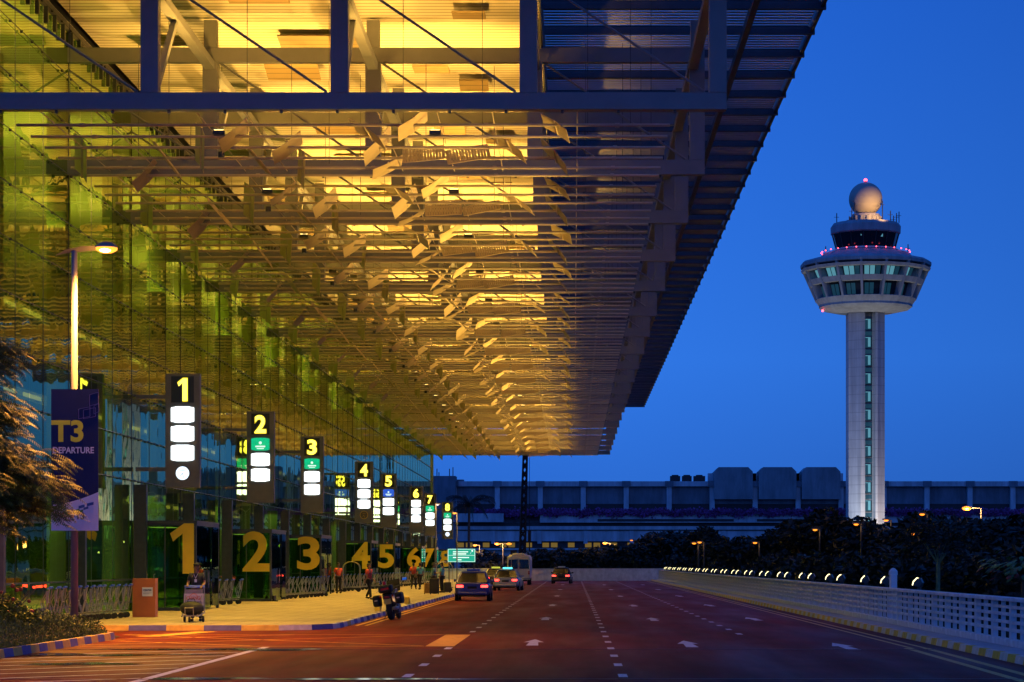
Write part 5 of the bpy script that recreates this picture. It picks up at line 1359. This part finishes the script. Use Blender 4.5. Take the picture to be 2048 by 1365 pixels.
# far lamp posts
def far_lamp(px, py, Y, side, label, r_=.16, twin=False, e=0, dim=False, wl=.9):
    X, _, z = at(px, py, Y); X += side * wl
    t = empty('lamp_post', (X, Y, -7), 0, label, 'lamp post', 'lamp posts along the far roads')
    ms = M['dark'] if e < 30 and not dim else M['steel']
    H = z + 7; b = MB(); b.tube((0, 0, 0), (0, 0, H), .075, 8, .06); b.build('pole', ms, t)
    for s in ((-1, 1) if twin else (-side,)):
        b = MB(); b.tube((0, 0, H), (s * wl, 0, H + .05), .045, 6); b.build('arm', ms, t)
        b = MB(); b.bx(s * wl - .24, s * wl + .24, -.14, .14, H + .03, H + .12); b.build('lamp_head', ms, t)
        b = MB(); b.ball((s * wl, -.04, H - .01), r_, 10, 6, 0, (1.3, 1, .6)); b.build('lamp_lens', M['clock_face'] if dim else M['sodium_far'], t)
    if e: lamp('POINT', 'lamp_post_glow', (X - side * wl, Y - .5, z - .3), e, (1., .5, .15), .2)
far_lamp(1933, 1017, 168, 1, 'tall lamp post with a blazing orange head above the dark trees', .27, False, 900, wl=1.1)
far_lamp(994, 1088, 268, 1, 'twin headed lamp post glowing orange left of the minibus' .replace('left of', 'beside'), .24, True, 500, wl=.72)
far_lamp(1210, 1087, 262, 1, 'single orange lamp post standing beyond the parapet wall', .2, False, 400, wl=.62)
far_lamp(1263, 1081, 270, 1, 'dim lamp post with an unlit looking head before the dark trees', .12, False, 0, False, .5)
far_lamp(1290, 1092, 290, 1, 'small orange lamp glowing at the edge of the dark trees', .2, False, 200, wl=.6)
far_lamp(950, 1091, 290, 1, 'orange lamp post above the green direction sign', .2, False, 300, wl=.6)
far_lamp(875, 1010, 205, -1, 'slender lamp post between the signs seven and eight', .10, False, 60, True, .15)
far_lamp(909, 1027, 225, 1, 'slim double winged lamp post just past the sign eight', .14, False, 60, False, .25)
for px, py, Y, lb in ((1630, 1060, 180, 'tiny orange lamp lowest among the trees under the tower'), (1712, 1049, 170, 'small amber lamp at the foot of the tower shaft'), (1772, 1041, 172, 'small amber lamp against the bright side of the tower'), (1844, 1029, 160, 'small amber lamp peeping from the tall dark tree'), (1510, 1086, 196, 'small orange lamp among trees before the slot windows'), (1825, 1068, 140, 'faint lamp half hidden by leaves right of the tower'.replace('right of', 'beside')), (1388, 1087, 196, 'short pale lamp post lit along its shaft before the trees'), (1399, 1085, 200, 'second short pale lamp post close beside its twin')):
    far_lamp(px, py, Y - 14, 1, lb, .13, False, 12, wl=.35)
for px, py in ((1620, 1070), (1613, 1075), (1664, 1079), (1140, 1089), (1157, 1090), (1050, 1090), (1316, 1090)):
    pass
# direction sign
X, _, z = at(923, 1111, 236)
t = empty('direction_sign', (X, 236, 0), 0, 'bright green overhead direction sign at the far end of the pavement', 'road sign')
b = MB(); b.bx(-1.45, 1.45, 0, .12, z - .72, z + .68); b.build('sign_face', M['greensign'], t)
b = MB(); b.path([(-1.4, -.02, z - .67), (1.4, -.02, z - .67), (1.4, -.02, z + .63), (-1.4, -.02, z + .63), (-1.4, -.02, z - .67)], .025, 4)
b.bx(-1.4, 1.4, -.02, -.005, z - .02, z + .01); b.build('border', M['signtext'], t)
b = MB(); b.beam((.9, -.02, z + .15), (1.15, -.02, z + .48), .07, .02); b.prism([(1.22, z + .56), (1.0, z + .5), (1.19, z + .34)], -.03, -.01, 'y')
for x0, x1, zz in ((-.9, .7, .36), (-.9, .5, .14), (-.9, .8, -.24), (-.4, .0, -.48)): b.bx(x0, x1, -.02, -.005, z + zz - .05, z + zz + .05)
b.build('legend', M['signtext'], t)
b = MB()
for x in (-1.3, 1.3): b.tube((x, .2, 0), (x, .2, z + .8), .08, 8)
b.build('post', M['dark'], t)
t = empty('round_sign', (-13.6 + .3, 246, PZ), 0, 'small round teal sign in front of the number eight door box', 'sign')
b = MB(); b.tube((0, 0, 0), (0, 0, 2.6), .04, 6); b.build('post', M['dark'], t)
b = MB(); b.tube((0, -.06, 2.75), (0, .02, 2.75), .34, 20); b.build('disc', M['greensign'], t)
b = MB(); b.bx(-.2, .2, -.075, -.062, 2.68, 2.82); b.build('emblem', M['signtext'], t)
for X, Y, lb in ((-6.95, 79.8, 'yellow short kerb marker just beyond the motorcycle'), (-6.95, 93.8, 'yellow short kerb marker between motorcycle and blue car')):
    b = MB(); b.prism([(-.28, 0), (.28, 0), (.22, .30), (-.22, .30)], -.10, .10, 'x'); tag(b.build('kerb_marker', M['yellow'], loc=(X, Y, .15), bevel=.02), lb, 'kerb marker', 'kerb markers')
